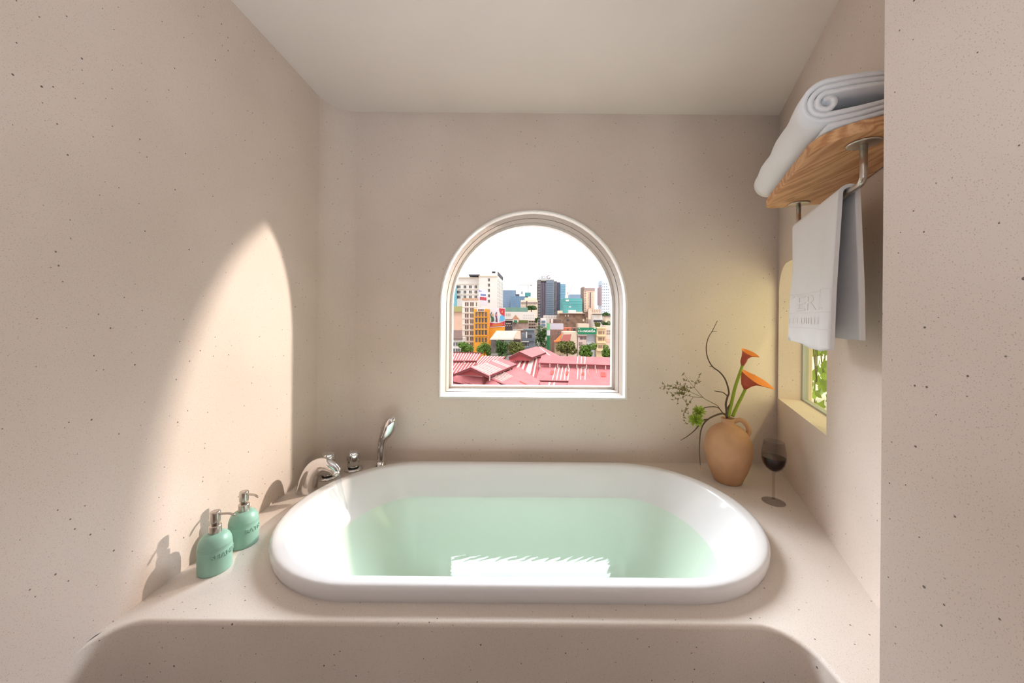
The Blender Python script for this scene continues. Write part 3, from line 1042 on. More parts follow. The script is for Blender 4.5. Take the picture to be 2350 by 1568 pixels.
# embroidery on the front leg: follows the cloth surface
def on_towel(u, k):
    p = towel_pt(u, -k, 1)
    return p
def band(k0, k1, lift):
    rows = []
    for k in (k0, k1):
        rows.append([on_towel(i / NS, k) + wnor * lift for i in range(NS + 1)])
    return loft(rows, False)
mk('woven_band', join(band(.600, .606, .0008), band(.752, .757, .0008), band(.868, .874, .0008)), TOWELT, ht)
wid = (tB - tA)
V, Fc = text_mesh('VERIA', .062, .0004)
xs = [v.x for v in V]
mx0, mx1 = min(xs), max(xs)
out = []
for v in V:
    u = lerp(.93, .08, (v.x - mx0) / (mx1 - mx0))
    p = towel_pt(u, -(.682 - v.y / .375 * 1.05), 1)
    out.append(p + wnor * (.0007 + v.z))
mk('embroidered_lettering', (out, Fc), TOWELT, ht)
marks = []
for k in range(15):
    u0 = .14 + k * .05
    a_, b_ = on_towel(u0, .79), on_towel(u0 + .022, .838)
    p0, p1, p2, p3 = on_towel(u0, .79), on_towel(u0 + .02, .79), on_towel(u0 + .02, .838), on_towel(u0, .838)
    if k % 3 == 1: p1, p2 = p1.lerp(p0, .5), p2
    marks.append(([p + wnor * .0008 for p in (p0, p1, p2, p3)], [(0, 1, 2, 3)]))
mk('embroidered_row', join(*marks), TOWELT, ht)

# rolled towel lying on the shelf
prof_pts = []
turns = 3.6
pitch = .0125
w_ = .170
N = 240
r0_ = .0575
cz = ZS + TH_ + .0595
def spiral(rof):
    out = []
    for i in range(N + 1):
        ph = i / N * turns * 2 * math.pi + math.pi * 1.5     # start underneath
        r_ = r0_ - pitch * (i / N * turns) + rof
        # stadium: left cap in the room, flat run towards the wall
        a = ph % (2 * math.pi)
        # map angle to stadium perimeter: cap for |angle| around the room side, wall side stretched
        ca, sa = math.cos(a), math.sin(a)
        core = min(1.0, i / N * turns / turns)
        if ca < 0:
            x = -r_ * (-ca)                        # room side cap (negative = room)
        else:
            sm = min(1, max(0, (core - .66) / .14))
            x = ca * lerp(w_ * (1 - .22 * core), r_, sm * sm * (3 - 2 * sm))
        z = sa * r_ * (1 - .0 * core)
        out.append((x, z))
    return out
o1, o2 = spiral(0.0), spiral(-pitch * .86)
def rtp(s, x, z):
    return shp(s, .183 - x * 1.0, cz + z)
rings = []
NSg = 14
s_near, s_far = 0.752, sf_ - .004
for k in range(NSg + 1):
    s = lerp(s_near, s_far, k / NSg)
    wob = .0025 * math.sin(k * 1.3)
    sh_ = [rtp(s, x - wob, z * (1 - .02 * math.sin(k * .9))) for x, z in o1] + [rtp(s, x - wob, z * (1 - .02 * math.sin(k * .9))) for x, z in reversed(o2)]
    rings.append(sh_)
V, Fc = loft(rings, True, False, False)
n2 = 2 * (N + 1)
for base_ in (0, NSg * n2):
    for i in range(N):
        a, b, c_, d_ = i, i + 1, n2 - 2 - i, n2 - 1 - i
        Fc.append((base_ + a, base_ + b, base_ + c_, base_ + d_))
mk('rolled_towel', (V, Fc), TOWEL, smooth=True, base=shp((s_near + s_far) / 2, SO * .5, ZS + TH_),
   label='thick white bath towel rolled up on the oak shelf', cat='towel')

# ------------------------------------------------------------------ the city outside (real distances, metres)
GZ = HC - 19.0
def cm(name, rgb, rough=0.8, noise=0.06, nscale=0.25):
    return mat(name, rgb, rough, noise=noise, nscale=nscale)
mk('street_ground', box(-110, 58, 40, 700, GZ - 1, GZ), cm('asphalt', (150, 146, 142)), kind='structure', label='grey street level below the city')

GLASSD = mat('dark_window_glass', (74, 72, 76), 0.2, noise=.12, nscale=.4)
GLASSB = mat('brown_window_glass', (112, 92, 82), 0.3, noise=.15, nscale=.4)
GLASSL = mat('blue_window_glass', (86, 118, 140), 0.2, noise=.1, nscale=.3)
FRAMEW = mat('pale_window_frame', (236, 228, 220), 0.6)

def px_box(x0, x1, y0, y1, Y, depth, bottom=None):
    a, b = at(x0, y0, Y), at(x1, y1, Y)
    zb = GZ if bottom is None else bottom
    zt = max(a.z, at(x1, y0, Y).z) * .5 + min(a.z, at(x1, y0, Y).z) * .5
    return box(a.x, at(x1, y0, Y).x, Y, Y + depth, zb, zt), a, b

def building(name, lab, x0, x1, ytop, Y, depth, m, group='buildings seen through the arched window'):
    a = at(x0, ytop, Y)
    t = thing(name, ((at(x0, ytop, Y).x + at(x1, ytop, Y).x) / 2, Y + depth / 2, GZ), lab, 'building', group)
    bx, _, _ = px_box(x0, x1, ytop, ytop, Y, depth)
    mk('walls', bx, m, t)
    return t

def pbox(t, name, x0, x1, y0, y1, Y, dep, m, out=0.0):
    """box given by its pixel rectangle at depth Y, from Y-out to Y+dep"""
    a, b = at(x0, y0, Y), at(x1, y1, Y)
    return mk(name, box(min(a.x, b.x), max(a.x, b.x), Y - out, Y + dep, min(a.z, b.z), max(a.z, b.z)), m, t)

WM = {}
def win_mesh(wd, ht, m, panes):
    key = (round(wd, 2), round(ht, 2), m.name, panes)
    if key in WM: return WM[key]
    parts = [box(-wd / 2, wd / 2, -.10, .3, -ht / 2, ht / 2)]
    me = bpy.data.meshes.new('window')
    V, Fc = join(*parts)
    me.from_pydata([tuple(v) for v in V], [], Fc)
    me.materials.append(m)
    # mullions
    if panes:
        bars = []
        for k in range(1, panes):
            x = -wd / 2 + wd * k / panes
            bars.append(box(x - wd * .045, x + wd * .045, -.16, 0, -ht / 2, ht / 2))
        bars.append(box(-wd * .56, wd * .56, -.22, 0, -ht * .56, -ht * .5))
        V, Fc = join(*bars)
        m2 = bpy.data.meshes.new('window_bars')
        m2.from_pydata([tuple(v) for v in V], [], Fc)
        m2.materials.append(FRAMEW)
    else:
        m2 = None
    WM[key] = (me, m2)
    return WM[key]

def windows(t, xs, ys, wpx, hpx, Y, m, panes=0):
    wd, ht = wpx / FPX * Y, hpx / FPX * Y
    me, m2 = win_mesh(wd, ht, m, panes)
    for y in ys:
        for x in xs:
            p = at(x, y, Y)
            o = link_copy('window', me, t, p)
            if m2: link_copy('window_bars', m2, o, p)

def fr(a, b, n):
    return [a + (b - a) * k / (n - 1) for k in range(n)]

# -- far towers
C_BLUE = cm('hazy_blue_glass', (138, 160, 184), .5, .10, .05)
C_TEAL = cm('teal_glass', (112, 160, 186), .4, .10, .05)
C_NET = cm('green_scaffold_net', (98, 168, 168), .9, .14, .08)
C_PURP = cm('dark_purple_cladding', (98, 88, 104), .6, .14, .1)
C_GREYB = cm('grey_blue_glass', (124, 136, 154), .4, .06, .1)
C_STONE = cm('weathered_stone', (118, 114, 116), .8, .3, .3)
C_PEACH = cm('peach_render', (236, 198, 176))
C_WHITE = cm('white_render', (238, 230, 224), .8, .03)
C_CREAM = cm('cream_render', (238, 218, 196), .8, .04)
C_YEL = cm('yellow_render', (250, 172, 60), .7, .05)
C_BROWN = cm('stained_brown_wall', (150, 122, 104), .9, .32, .6)
C_GREY = cm('grey_render', (122, 128, 138), .7, .08)

b = building('office_tower', 'dark purple-grey tower with a rooftop sign seen from behind', 1234, 1253, 648, 420, 22, C_PURP)
Y = 420
pbox(b, 'glass_bay', 1253, 1270, 644, 760, Y, 20, C_GREYB, 4)
pbox(b, 'stone_bay', 1269, 1277, 646, 760, Y, 20, C_STONE, 2)
pbox(b, 'dark_bay', 1277, 1285.5, 648, 760, Y, 20, mat('navy_cladding', (76, 82, 104), .5, noise=.25, nscale=.4))
pbox(b, 'corner_fin', 1233, 1240, 643, 770, Y, 12, C_STONE, 3)
pbox(b, 'roof_crown', 1240, 1271, 641.5, 646, Y, 16, cm('pale_concrete', (176, 168, 160)))
for k, x in enumerate((1242.5, 1246, 1250.5, 1252.2)):
    pbox(b, 'facade_fin', x, x + .7, 649, 760, Y, 1, mat('light_fin', (150, 138, 150), .6), .8)
for k in range(16):
    pbox(b, 'balcony_slab', 1234, 1240, 651 + k * 6.4, 652.8 + k * 6.4, Y - 3, 1, mat('grey_slab', (146, 138, 140), .8), 1.2)
for k in range(24):
    pbox(b, 'spandrel', 1253.5, 1269, 650 + k * 4.2, 650.7 + k * 4.2, Y - 4, 1, mat('spandrel_grey', (108, 120, 140), .5), .5)
a0 = at(1237, 643, Y + 3)
mk('antenna', tube([a0, at(1237, 628, Y + 3)], [.45, .2], 6), mat('mast_grey', (140, 138, 140), .6), b)
V, Fc = text_mesh('SCB', 5.0, .3)
c = at(1248, 637.2, Y + 6)
mk('sign_letters', ([Vector((c.x - v.x * .88, c.y - v.z, c.z + v.y * .92)) for v in V], Fc), mat('sign_dark', (70, 66, 84), .6), b)
c = at(1259, 636.5, Y + 6)
ringp = [c + Vector((math.cos(q) * 1.7, 0, math.sin(q) * 1.9)) for q in [k * math.pi / 12 for k in range(3, 26)]]
mk('sign_emblem', tube(ringp, .42, 6), mat('emblem_mauve', (126, 94, 112), .6), b)

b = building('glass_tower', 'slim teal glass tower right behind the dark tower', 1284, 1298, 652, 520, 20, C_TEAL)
for k in range(10):
    pbox(b, 'floor_band', 1285, 1298, 655 + k * 6, 656 + k * 6, 520, 1, mat('band_pale_blue', (158, 192, 208), .5), .4)
b = building('netted_building', 'wide building under construction wrapped in green-blue netting', 1293, 1336, 685, 360, 30, C_NET)
for k in range(4):
    pbox(b, 'scaffold_band', 1293.5, 1335.5, 690 + k * 7.6, 690.8 + k * 7.6, 360, 1, mat('pale_net_band', (156, 204, 200), .9), .4)
pbox(b, 'white_board', 1298, 1305, 688, 692, 360, 1, C_WHITE, .8)
pbox(b, 'white_board', 1306, 1310, 703.5, 706, 360, 1, C_WHITE, .8)
pbox(b, 'stair_core', 1298, 1304, 678, 686, 364, 5, C_WHITE)
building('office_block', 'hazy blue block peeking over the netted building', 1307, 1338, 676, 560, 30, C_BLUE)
b = building('apartment_tower', 'peach tower with a dark central window strip', 1341, 1365, 661, 380, 18, C_PEACH)
pbox(b, 'side_wing', 1336.5, 1341.5, 659, 712, 384, 12, mat('grey_brown_render', (146, 128, 122), .8, noise=.15, nscale=.3))
pbox(b, 'roof_band', 1341, 1365.3, 661, 667.5, 380, 1, mat('mauve_cladding', (170, 146, 144), .7), .6)
pbox(b, 'window_strip', 1353.4, 1355.6, 671, 707, 380, .5, GLASSD, .3)
windows(b, [1350.3, 1358.4], fr(672, 708, 11), 1.0, 2.0, 380, GLASSB)
windows(b, [1343], fr(670, 712, 12), 2.6, 1.6, 380, GLASSB)
pbox(b, 'lower_wing', 1350, 1378, 710, 740, 376, 14, C_PEACH, 0)
windows(b, fr(1360, 1376, 5), [712, 716], 2.4, 1.6, 376, GLASSB)
b = building('apartment_tower', 'white and pale blue tower at the right edge of the window', 1381.5, 1408, 645, 400, 20, cm('white_blue_cladding', (214, 222, 236), .6, .04))
pbox(b, 'side_wing', 1377, 1381.5, 659, 700, 402, 14, mat('mauve_render', (172, 152, 160), .8))
pbox(b, 'roof_cap', 1379, 1408, 644, 655, 401, 12, cm('cap_blue', (186, 204, 222), .5))
windows(b, [1383.5, 1387.4, 1392, 1396.6], fr(652, 716, 11), 1.7, 2.0, 400, GLASSL)

# -- far blue blocks on the left
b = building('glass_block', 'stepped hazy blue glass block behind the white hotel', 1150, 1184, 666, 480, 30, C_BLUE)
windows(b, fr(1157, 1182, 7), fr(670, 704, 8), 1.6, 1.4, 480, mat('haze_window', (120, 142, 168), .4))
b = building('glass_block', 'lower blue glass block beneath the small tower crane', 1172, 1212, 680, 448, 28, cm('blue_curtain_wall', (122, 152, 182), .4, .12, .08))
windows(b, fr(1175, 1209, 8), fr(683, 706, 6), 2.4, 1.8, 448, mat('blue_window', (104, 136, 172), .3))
pbox(b, 'plant_room', 1183, 1192, 675, 680, 452, 6, mat('plant_dark', (92, 96, 108), .7))
pbox(b, 'chimney', 1196.5, 1198.8, 669, 675, 456, 3, mat('plant_dark', (92, 96, 108), .7))
pbox(b, 'netted_core', 1205, 1218, 671.5, 680, 446, 8, C_NET)

def crane(lab, mast0, mast1, jib, Y, m, r=.22):
    base = at(*mast0, Y)
    t = thing('tower_crane', base, lab, 'crane')
    mk('mast', tube([base, at(*mast1, Y)], r * 1.3, 4), m, t)
    mk('jib', tube([at(*jib[0], Y), at(*jib[1], Y)], [r * .7, r * 1.2], 4), m, t)
    if len(jib) > 2:
        mk('counter_weight', tube([at(*jib[2], Y), at(*jib[3], Y)], r * 2.2, 4), m, t)
    return t
crane('tiny grey tower crane with a level jib above the blue block', (1212, 671.3), (1212, 653.5), [(1187, 654.5), (1221, 654), (1217, 655), (1221, 655)], 449, mat('crane_grey', (172, 156, 150), .7))
crane('thin crane with a raised slanted jib over the netted building', (1302, 678.2), (1303, 672), [(1320, 643), (1305.5, 674), (1302, 671), (1304.5, 674)], 366.5, mat('crane_rust', (196, 150, 138), .7), .2)

b = building('hotel_block', 'beige mid-rise with rows of small windows left of the dark tower', 1195, 1234, 689, 330, 22, C_CREAM)
pbox(b, 'upper_storey', 1204, 1232, 683, 690, 333, 14, C_CREAM)
pbox(b, 'stair_slot', 1207.4, 1210, 691, 712, 330, .5, GLASSB, .2)
windows(b, fr(1197.5, 1205.5, 4) + fr(1212, 1232, 8), fr(694.5, 711, 5), 1.4, 1.7, 330, GLASSB)
pbox(b, 'dark_band', 1195.5, 1233.5, 694.2, 697.4, 330, .5, mat('band_taupe', (152, 134, 132), .8), .12)

# -- white hotel on the left
Y = 230
b = building('hotel', 'large white hotel with stacked windows and a rooftop sign', 1099, 1141, 633, Y, 24, C_WHITE)
a, c = at(1141, 633, Y), at(1154.5, 643, Y * 1.16)
V = [Vector((a.x, Y, GZ)), Vector((a.x, Y, a.z)), Vector((c.x, c.y, c.z - .0)), Vector((c.x, c.y, GZ)), Vector((a.x - 6, Y + 30, GZ)), Vector((a.x - 6, Y + 30, a.z))]
V[2].z = a.z
mk('side_wall', (V, [(0, 1, 2, 3), (1, 5, 2), (4, 3, 2, 5), (0, 4, 5, 1)]), C_WHITE, b)
side_dir = (Vector((c.x, c.y, 0)) - Vector((a.x, Y, 0)))
for r_ in range(8):
    for q in range(4):
        u = (q + .55) / 4
        p = Vector((a.x, Y, 0)) + side_dir * u
        yy = lerp(643, 703, r_ / 7)
        p.z = at(1141, yy, Y).z
        o = link_copy('window', win_mesh(1.3, 1.9, GLASSB, 0)[0], b, p, (0, 0, math.atan2(side_dir.y, side_dir.x)))
pbox(b, 'cornice', 1098.5, 1142, 633, 635.2, Y, 1, C_CREAM, .8)
windows(b, [1122], [642.5, 654.5, 666.5, 679, 691.5], 4.4, 6.6, Y, GLASSD, 2)
pbox(b, 'wing', 1030, 1100, 637, 720, Y + 3, 20, C_WHITE)
pbox(b, 'wing_parapet', 1030, 1100, 636, 638, Y + 2, 2, C_CREAM, .6)
windows(b, [1048.5, 1054], [658.5, 670.5, 682], 5.0, 6.6, Y + 3, GLASSD, 2)
windows(b, [1067, 1079.5, 1092], [658.5, 670.5, 682], 5.6, 6.6, Y + 3, GLASSD, 2)
for yy in (651.5, 664, 676):
    pbox(b, 'string_course', 1030, 1099, yy, yy + .8, Y + 3, 1, C_CREAM, .4)
pbox(b, 'roof_tank', 1129, 1136.6, 623, 627.2, Y + 6, 3, mat('black_tank', (40, 38, 42), .5))
pbox(b, 'roof_hut', 1128.5, 1138, 627, 634, Y + 6, 4, C_WHITE)
pa, pb_, pc, pd = at(1075.5, 630, Y - 2), at(1101, 630, Y - 2), at(1101, 636.5, Y + 6), at(1079, 636.5, Y + 6)
mk('roof_canopy', ([pa, pb_, pc, pd] + [p + Vector((0, 0, -.3)) for p in (pa, pb_, pc, pd)], [(0, 1, 2, 3), (7, 6, 5, 4), (0, 4, 5, 1), (1, 5, 6, 2), (2, 6, 7, 3), (3, 7, 4, 0)]), mat('canopy_grey', (104, 104, 116), .6), b)
q0, q1 = at(1145, 632, Y + 2), Vector((c.x, c.y, a.z))
for k in range(6):
    p = Vector((a.x, Y, 0)) + side_dir * (.12 + k * .15)
    h0 = a.z + .4
    mk('roof_sign_letter', box(p.x - .3, p.x + .5, p.y - .8, p.y + .8, h0, h0 + 2.6), mat('sign_grey_dark', (96, 96, 102), .6), b)
b = building('teal_block', 'thin strip of teal building at the left window edge', 1034, 1046.5, 657, 226, 3, cm('teal_cladding', (118, 190, 206), .6))

# -- advertising board over the yellow building
Y = 186
bb = thing('billboard', at(1108, 706, Y), 'tall white billboard with blue and red lettering above the yellow building', 'billboard')
pts = [at(1098.5, 663.5, Y), at(1118, 667, Y), at(1118.5, 702.5, Y), at(1097.5, 700.5, Y)]
V = pts + [p + Vector((0, .6, 0)) for p in pts]
mk('panel', (V, [(0, 1, 2, 3), (7, 6, 5, 4), (0, 4, 5, 1), (1, 5, 6, 2), (2, 6, 7, 3), (3, 7, 4, 0)]), cm('board_white', (228, 224, 236), .6, .02), bb)
BLUE = mat('print_blue', (104, 126, 190), .6)
RED = mat('print_red', (204, 60, 74), .6)
pbox(bb, 'printed_mark', 1099.5, 1101, 665.5, 670, Y - .1, .05, BLUE, .05)
pbox(bb, 'printed_mark', 1102, 1105, 667.5, 669, Y - .1, .05, BLUE, .05)
for k in range(7):
    pbox(bb, 'printed_letter', 1103 + k * 1.75, 1104.2 + k * 1.75, 674.4 + (k % 2) * .3 + k * .1, 678.6 + k * .1, Y - .1, .05, BLUE, .05)
for k in range(3):
    for j in range(3):
        pbox(bb, 'printed_digit', 1101.3 + k * 5.1 + j * 1.6, 1102.6 + k * 5.1 + j * 1.6, 681.6 + k * .5, 688.6 + k * .5, Y - .1, .05, RED, .05)
mk('legs', join(box(at(1101, 0, Y).x, at(1101.8, 0, Y).x, Y + .6, Y + 1, GZ, at(0, 702, Y).z), box(at(1114, 0, Y).x, at(1114.8, 0, Y).x, Y + .6, Y + 1, GZ, at(0, 702, Y).z)), mat('steel_grey', (110, 104, 108), .6), bb)

# -- mid row
Y = 168
b = building('narrow_house', 'narrow white building with two columns of square windows', 1061, 1096.5, 688, Y, 14, C_WHITE)
windows(b, [1071.2, 1083.2], [698.5 + 13.2 * k for k in range(9)], 8.2, 9.0, Y, GLASSB, 2)
windows(b, [1093.5], [698.5], 2.4, 8.5, Y, GLASSB)
pbox(b, 'tiled_parapet', 1060, 1097, 684.5, 688.5, Y, 2, mat('parapet_terracotta', (206, 168, 142), .9, noise=.3, nscale=2), .6)
for k in range(8):
    pbox(b, 'floor_band', 1061, 1096.5, 704.2 + 13.2 * k, 705.6 + 13.2 * k, Y, 1, FRAMEW, .35)
Y = 158
b = building('yellow_house', 'bright orange-yellow building with four columns of tall windows', 1087, 1120.5, 709, Y, 8, C_YEL)
xs4 = [1093.4, 1100.6, 1107.6, 1114.8]
for r_, yy in enumerate([721.5, 735, 749, 763.2, 780]):
    windows(b, xs4, [yy], 4.6, 10.5, Y, GLASSD if r_ % 2 else GLASSB)
for yy in (728.2, 742, 756, 770.5):
    pbox(b, 'balcony_rail', 1090, 1118.5, yy - .6, yy + .5, Y, .4, cm('rail_tan', (244, 190, 110), .7), .5)
pbox(b, 'corner_pilaster', 1119, 1122.5, 711, 800, Y, 1, cm('deep_yellow', (232, 156, 62), .7), .6)
pbox(b, 'lower_wing', 1122, 1157, 751, 800, Y + 3, 6, C_YEL)
sg_ = pbox(b, 'roof_sign', 1095, 1112, 706.5, 715.5, Y - .6, .4, C_WHITE, .2)
for k in range(7):
    pbox(b, 'sign_letter', 1097 + k * 2, 1098.3 + k * 2, 709.5, 713.8, Y - .9, .08, RED if k == 2 else mat('sign_brown', (120, 98, 90), .7), .02)
# painted poster on the gable
ps = thing('street_poster', at(1140, 752, Y + 2.6), 'large painted street poster with raised arms, a red flag and red banner', 'poster')
YP = Y + 2.6
def pol(name, pts, m, lift):
    P = [at(a, b, YP) + Vector((0, -lift, 0)) for a, b in pts]
    n = len(P)
    V = P + [p + Vector((0, .05, 0)) for p in P]
    Fc = [tuple(range(n)), tuple(range(2 * n - 1, n - 1, -1))] + [(i, i + n, (i + 1) % n + n, (i + 1) % n) for i in range(n)]
    return mk(name, (V, Fc), m, ps)
def q7(x, y): return (1090 + x / 19.6, 690 + y / 19.6)
pol('board', [q7(670, 330), q7(1370, 330), q7(1345, 1180), q7(670, 1215)], cm('poster_white', (232, 228, 234), .7, .02), .0)
pol('flag', [q7(1085, 350), q7(1345, 365), q7(1335, 720), q7(1240, 660), q7(1150, 600), q7(1100, 480)], RED, .15)
pol('flag_emblem', [q7(1200, 540), q7(1195, 510), q7(1225, 490), q7(1240, 450), q7(1250, 540)], mat('emblem_yellow', (240, 196, 90), .6), .22)
pol('blue_shape', [q7(1100, 900), q7(1130, 700), q7(1200, 650), q7(1290, 690), q7(1335, 760), q7(1335, 880), q7(1240, 930), q7(1130, 950)], mat('poster_blue', (110, 186, 232), .6), .15)
pol('green_figure', [q7(735, 960), q7(740, 820), q7(700, 700), q7(700, 600), q7(760, 500), q7(765, 560), q7(730, 640), q7(760, 720), q7(840, 740), q7(870, 900), q7(800, 965)], mat('poster_green', (70, 116, 92), .7), .15)
pol('green_figure_face', [q7(775, 700), q7(775, 600), q7(835, 600), q7(835, 700)], mat('poster_skin', (214, 170, 150), .7), .22)
pol('dark_figure', [q7(925, 940), q7(940, 780), q7(915, 690), q7(930, 560), q7(990, 510), q7(1000, 560), q7(960, 620), q7(990, 700), q7(1010, 820), q7(1015, 980)], mat('poster_purple', (112, 72, 100), .7), .15)
pol('dark_figure_face', [q7(945, 690), q7(950, 600), q7(1000, 610), q7(1000, 700)], mat('poster_pink', (228, 150, 140), .7), .22)
pol('banner', [q7(670, 990), q7(800, 1020), q7(930, 1030), q7(1080, 1015), q7(1220, 970), q7(1345, 920), q7(1330, 1140), q7(1000, 1160), q7(670, 1180)], RED, .18)
pol('banner_text_line', [q7(790, 1065), q7(1240, 1035), q7(1240, 1060), q7(790, 1095)], mat('poster_gold', (238, 160, 66), .6), .25)
pol('banner_text_line', [q7(740, 1125), q7(1290, 1090), q7(1290, 1112), q7(740, 1148)], mat('poster_gold', (238, 160, 66), .6), .25)

# left edge houses
b = building('low_house', 'peach wall under an olive green roof at the left edge', 1030, 1061, 713, 190, 10, C_PEACH)
pbox(b, 'roof', 1030, 1061, 703, 716, 189, 6, mat('olive_roof', (178, 174, 120), .8), .5)
b = building('low_house', 'small white house with a dark brown roof at the left edge', 1030, 1061, 777, 140, 10, C_WHITE)
ra, rb_ = at(1030, 758, 148), at(1060, 758, 148)
rc_, rd_ = at(1062, 777, 139), at(1030, 777, 139)
V = [ra, rb_, rc_, rd_] + [p - Vector((0, 0, .4)) for p in (ra, rb_, rc_, rd_)]
BX = [(0, 1, 2, 3), (7, 6, 5, 4), (0, 4, 5, 1), (1, 5, 6, 2), (2, 6, 7, 3), (3, 7, 4, 0)]
mk('roof', (V, BX), mat('brown_roof_tiles', (132, 108, 102), .9, noise=.2, nscale=2), b)
windows(b, [1042.5, 1048, 1053], [790, 804], 4, 8, 140, GLASSD, 2)

# middle: roofs and houses between
b = building('warehouse', 'long white building with a sage green roof strip', 1158, 1229, 716, 250, 14, C_WHITE)
pbox(b, 'roof_strip', 1158, 1211, 705.5, 716, 251, 8, mat('sage_green_roof', (124, 160, 148), .8, noise=.06, nscale=.3), .6)
windows(b, [1166.5], [722.5], 10, 5, 250, mat('louvre_grey', (176, 168, 160), .8), 5)
windows(b, fr(1203, 1224, 5), [724, 730], 3.4, 3.4, 250, mat('louvre_pale', (220, 210, 208), .8))
b = building('shop_house', 'dark fronted shop with small white lettering on the wall', 1157, 1176.3, 733, 178, 3.5, mat('charcoal_front', (86, 80, 86), .7, noise=.15, nscale=.6))
for k in range(5):
    pbox(b, 'sign_letter', 1161 + k * 2.3, 1162.5 + k * 2.3, 741.6, 744, 178, .1, FRAMEW, .15)
for k in range(4):
    pbox(b, 'sign_letter', 1160 + k * 4, 1161.6 + k * 4, 747, 748.6, 178, .1, FRAMEW, .15)
pbox(b, 'awning', 1156, 1178, 734.6, 736, 177, 1, FRAMEW, .8)
b = building('old_house', 'brick-brown house with a small gable and green shutter', 1177, 1212, 740, 182, 9, mat('mauve_brick', (176, 150, 142), .9, noise=.15, nscale=.8))
g0 = at(1178, 727.5, 186)
ga, gb_, gcn = at(1174, 734, 183), at(1193, 734, 183), at(1183, 722.5, 187)
mk('gable_roof', ([ga, gb_, gcn, ga + Vector((0, 8, 0)), gb_ + Vector((0, 8, 0))], [(0, 1, 2), (0, 2, 3), (1, 4, 2), (2, 4, 3), (0, 3, 4, 1)]), mat('brown_tile', (166, 120, 96), .9, noise=.2, nscale=1.5), b)
pbox(b, 'green_shutter', 1179, 1187, 735, 741.5, 181, .4, mat('shutter_green', (70, 136, 98), .7), .3)
pbox(b, 'roof_planting', 1190, 1212, 735, 741.5, 182, 3, mat('roof_planting_green', (104, 112, 62), .9, noise=.35, nscale=1.6), .4)
pbox(b, 'white_ledge', 1177, 1212, 756, 758.5, 181, 1, FRAMEW, .6)
b = building('old_house', 'pale house with stacked ledges beside the street trees', 1213, 1232, 736, 192, 9, mat('grey_taupe_render', (186, 172, 164), .9, noise=.12, nscale=.7))
for yy in (735, 741, 748):
    pbox(b, 'ledge', 1212.5, 1230, yy, yy + 1.4, 191.3, 1, C_CREAM, .6)
windows(b, [1216, 1222, 1227], [739, 745.2, 752], 3, 3, 192, GLASSB)

# corrugated awnings below them
t = thing('shop_awning', at(1160, 790, 134), 'long cream corrugated awning roof above the street trees', 'awning')
def quad_roof(t, name, p, m, n, amp, th_=.25):
    """corrugated sheet over the quad p = ridgeA, ridgeB, eaveB, eaveA"""
    A_, B_, C_, D_ = p
    top, bot = [], []
    nrm = (B_ - A_).cross(D_ - A_)
    nrm.normalize()
    if nrm.z < 0: nrm = -nrm
    for i in range(2 * n + 1):
        u = i / (2 * n)
        h = amp if i % 2 else 0
        top.append(A_.lerp(B_, u) + nrm * h)
        bot.append(D_.lerp(C_, u) + nrm * h)
    V = top + bot + [v - nrm * th_ for v in top] + [v - nrm * th_ for v in bot]
    k = 2 * n + 1
    Fc = []
    for i in range(2 * n):
        Fc.append((i, i + 1, k + i + 1, k + i))
        Fc.append((2 * k + i, 3 * k + i, 3 * k + i + 1, 2 * k + i + 1))
        Fc.append((k + i, k + i + 1, 3 * k + i + 1, 3 * k + i))
        Fc.append((i, 2 * k + i, 2 * k + i + 1, i + 1))
    Fc += [(0, k, 3 * k, 2 * k), (2 * n, 2 * k + 2 * n, 3 * k + 2 * n, k + 2 * n)]
    return mk(name, (V, Fc), m, t)
quad_roof(t, 'roof_sheet', (at(1139, 760, 142), at(1187, 759, 142), at(1178, 777, 134), at(1125, 778, 134)), cm('cream_sheet', (232, 212, 196), .8, .06, .5), 20, .06)
quad_roof(t, 'clear_sheet', (at(1139, 759.4, 141.5), at(1153, 759.4, 141.5), at(1146, 774, 135), at(1128, 776, 135)), cm('pale_sheet', (240, 228, 196), .8, .06, .5), 6, .06)
quad_roof(t, 'roof_sheet', (at(1187, 759, 142), at(1195, 760, 142), at(1195, 778, 135), at(1179, 777, 135)), cm('tan_sheet', (214, 186, 168), .8, .06, .5), 6, .06)
pbox(t, 'fascia', 1124, 1179, 777, 780.5, 134, .3, FRAMEW, .1)
pbox(t, 'shop_wall', 1126, 1194, 780, 812, 140, 1, mat('shop_shade_grey', (136, 128, 122), .9, noise=.2, nscale=.6))
for x in (1140, 1158, 1176):
    pbox(t, 'post', x, x + 1.2, 780, 800, 134.5, .3, FRAMEW)
pbox(t, 'pale_shutter', 1161, 1174, 781, 793, 139, .5, mat('shutter_pale_teal', (182, 212, 204), .7))
pbox(t, 'red_sign', 1159, 1174, 793, 798, 138, .5, mat('red_sign', (196, 84, 92), .7))

b = building('grey_house', 'modern grey house with a roof terrace and dark windows', 1197, 1229, 766, 138, 10, C_GREY)
pbox(b, 'upper_storey', 1203, 1226, 757.5, 768, 141, 6, cm('grey_light', (146, 152, 160), .7))
pbox(b, 'roof_slab', 1201, 1228, 755.8, 758.3, 140, 7, cm('slab_grey', (126, 140, 142), .7), .6)
windows(b, [1215.5], [772], 10, 7.5, 138, GLASSD)
pbox(b, 'white_pier', 1207, 1209.5, 762, 776, 138, .4, FRAMEW, .3)
pbox(b, 'balcony_band', 1197, 1226, 776.5, 783, 138, .5, cm('grey_dark', (110, 116, 128), .7), .8)
pbox(b, 'balcony_ledge', 1197, 1214, 783, 785, 138, .5, FRAMEW, 1.0)
windows(b, [1203, 1210], [791, ], 5.6, 8, 138, GLASSD, 2)

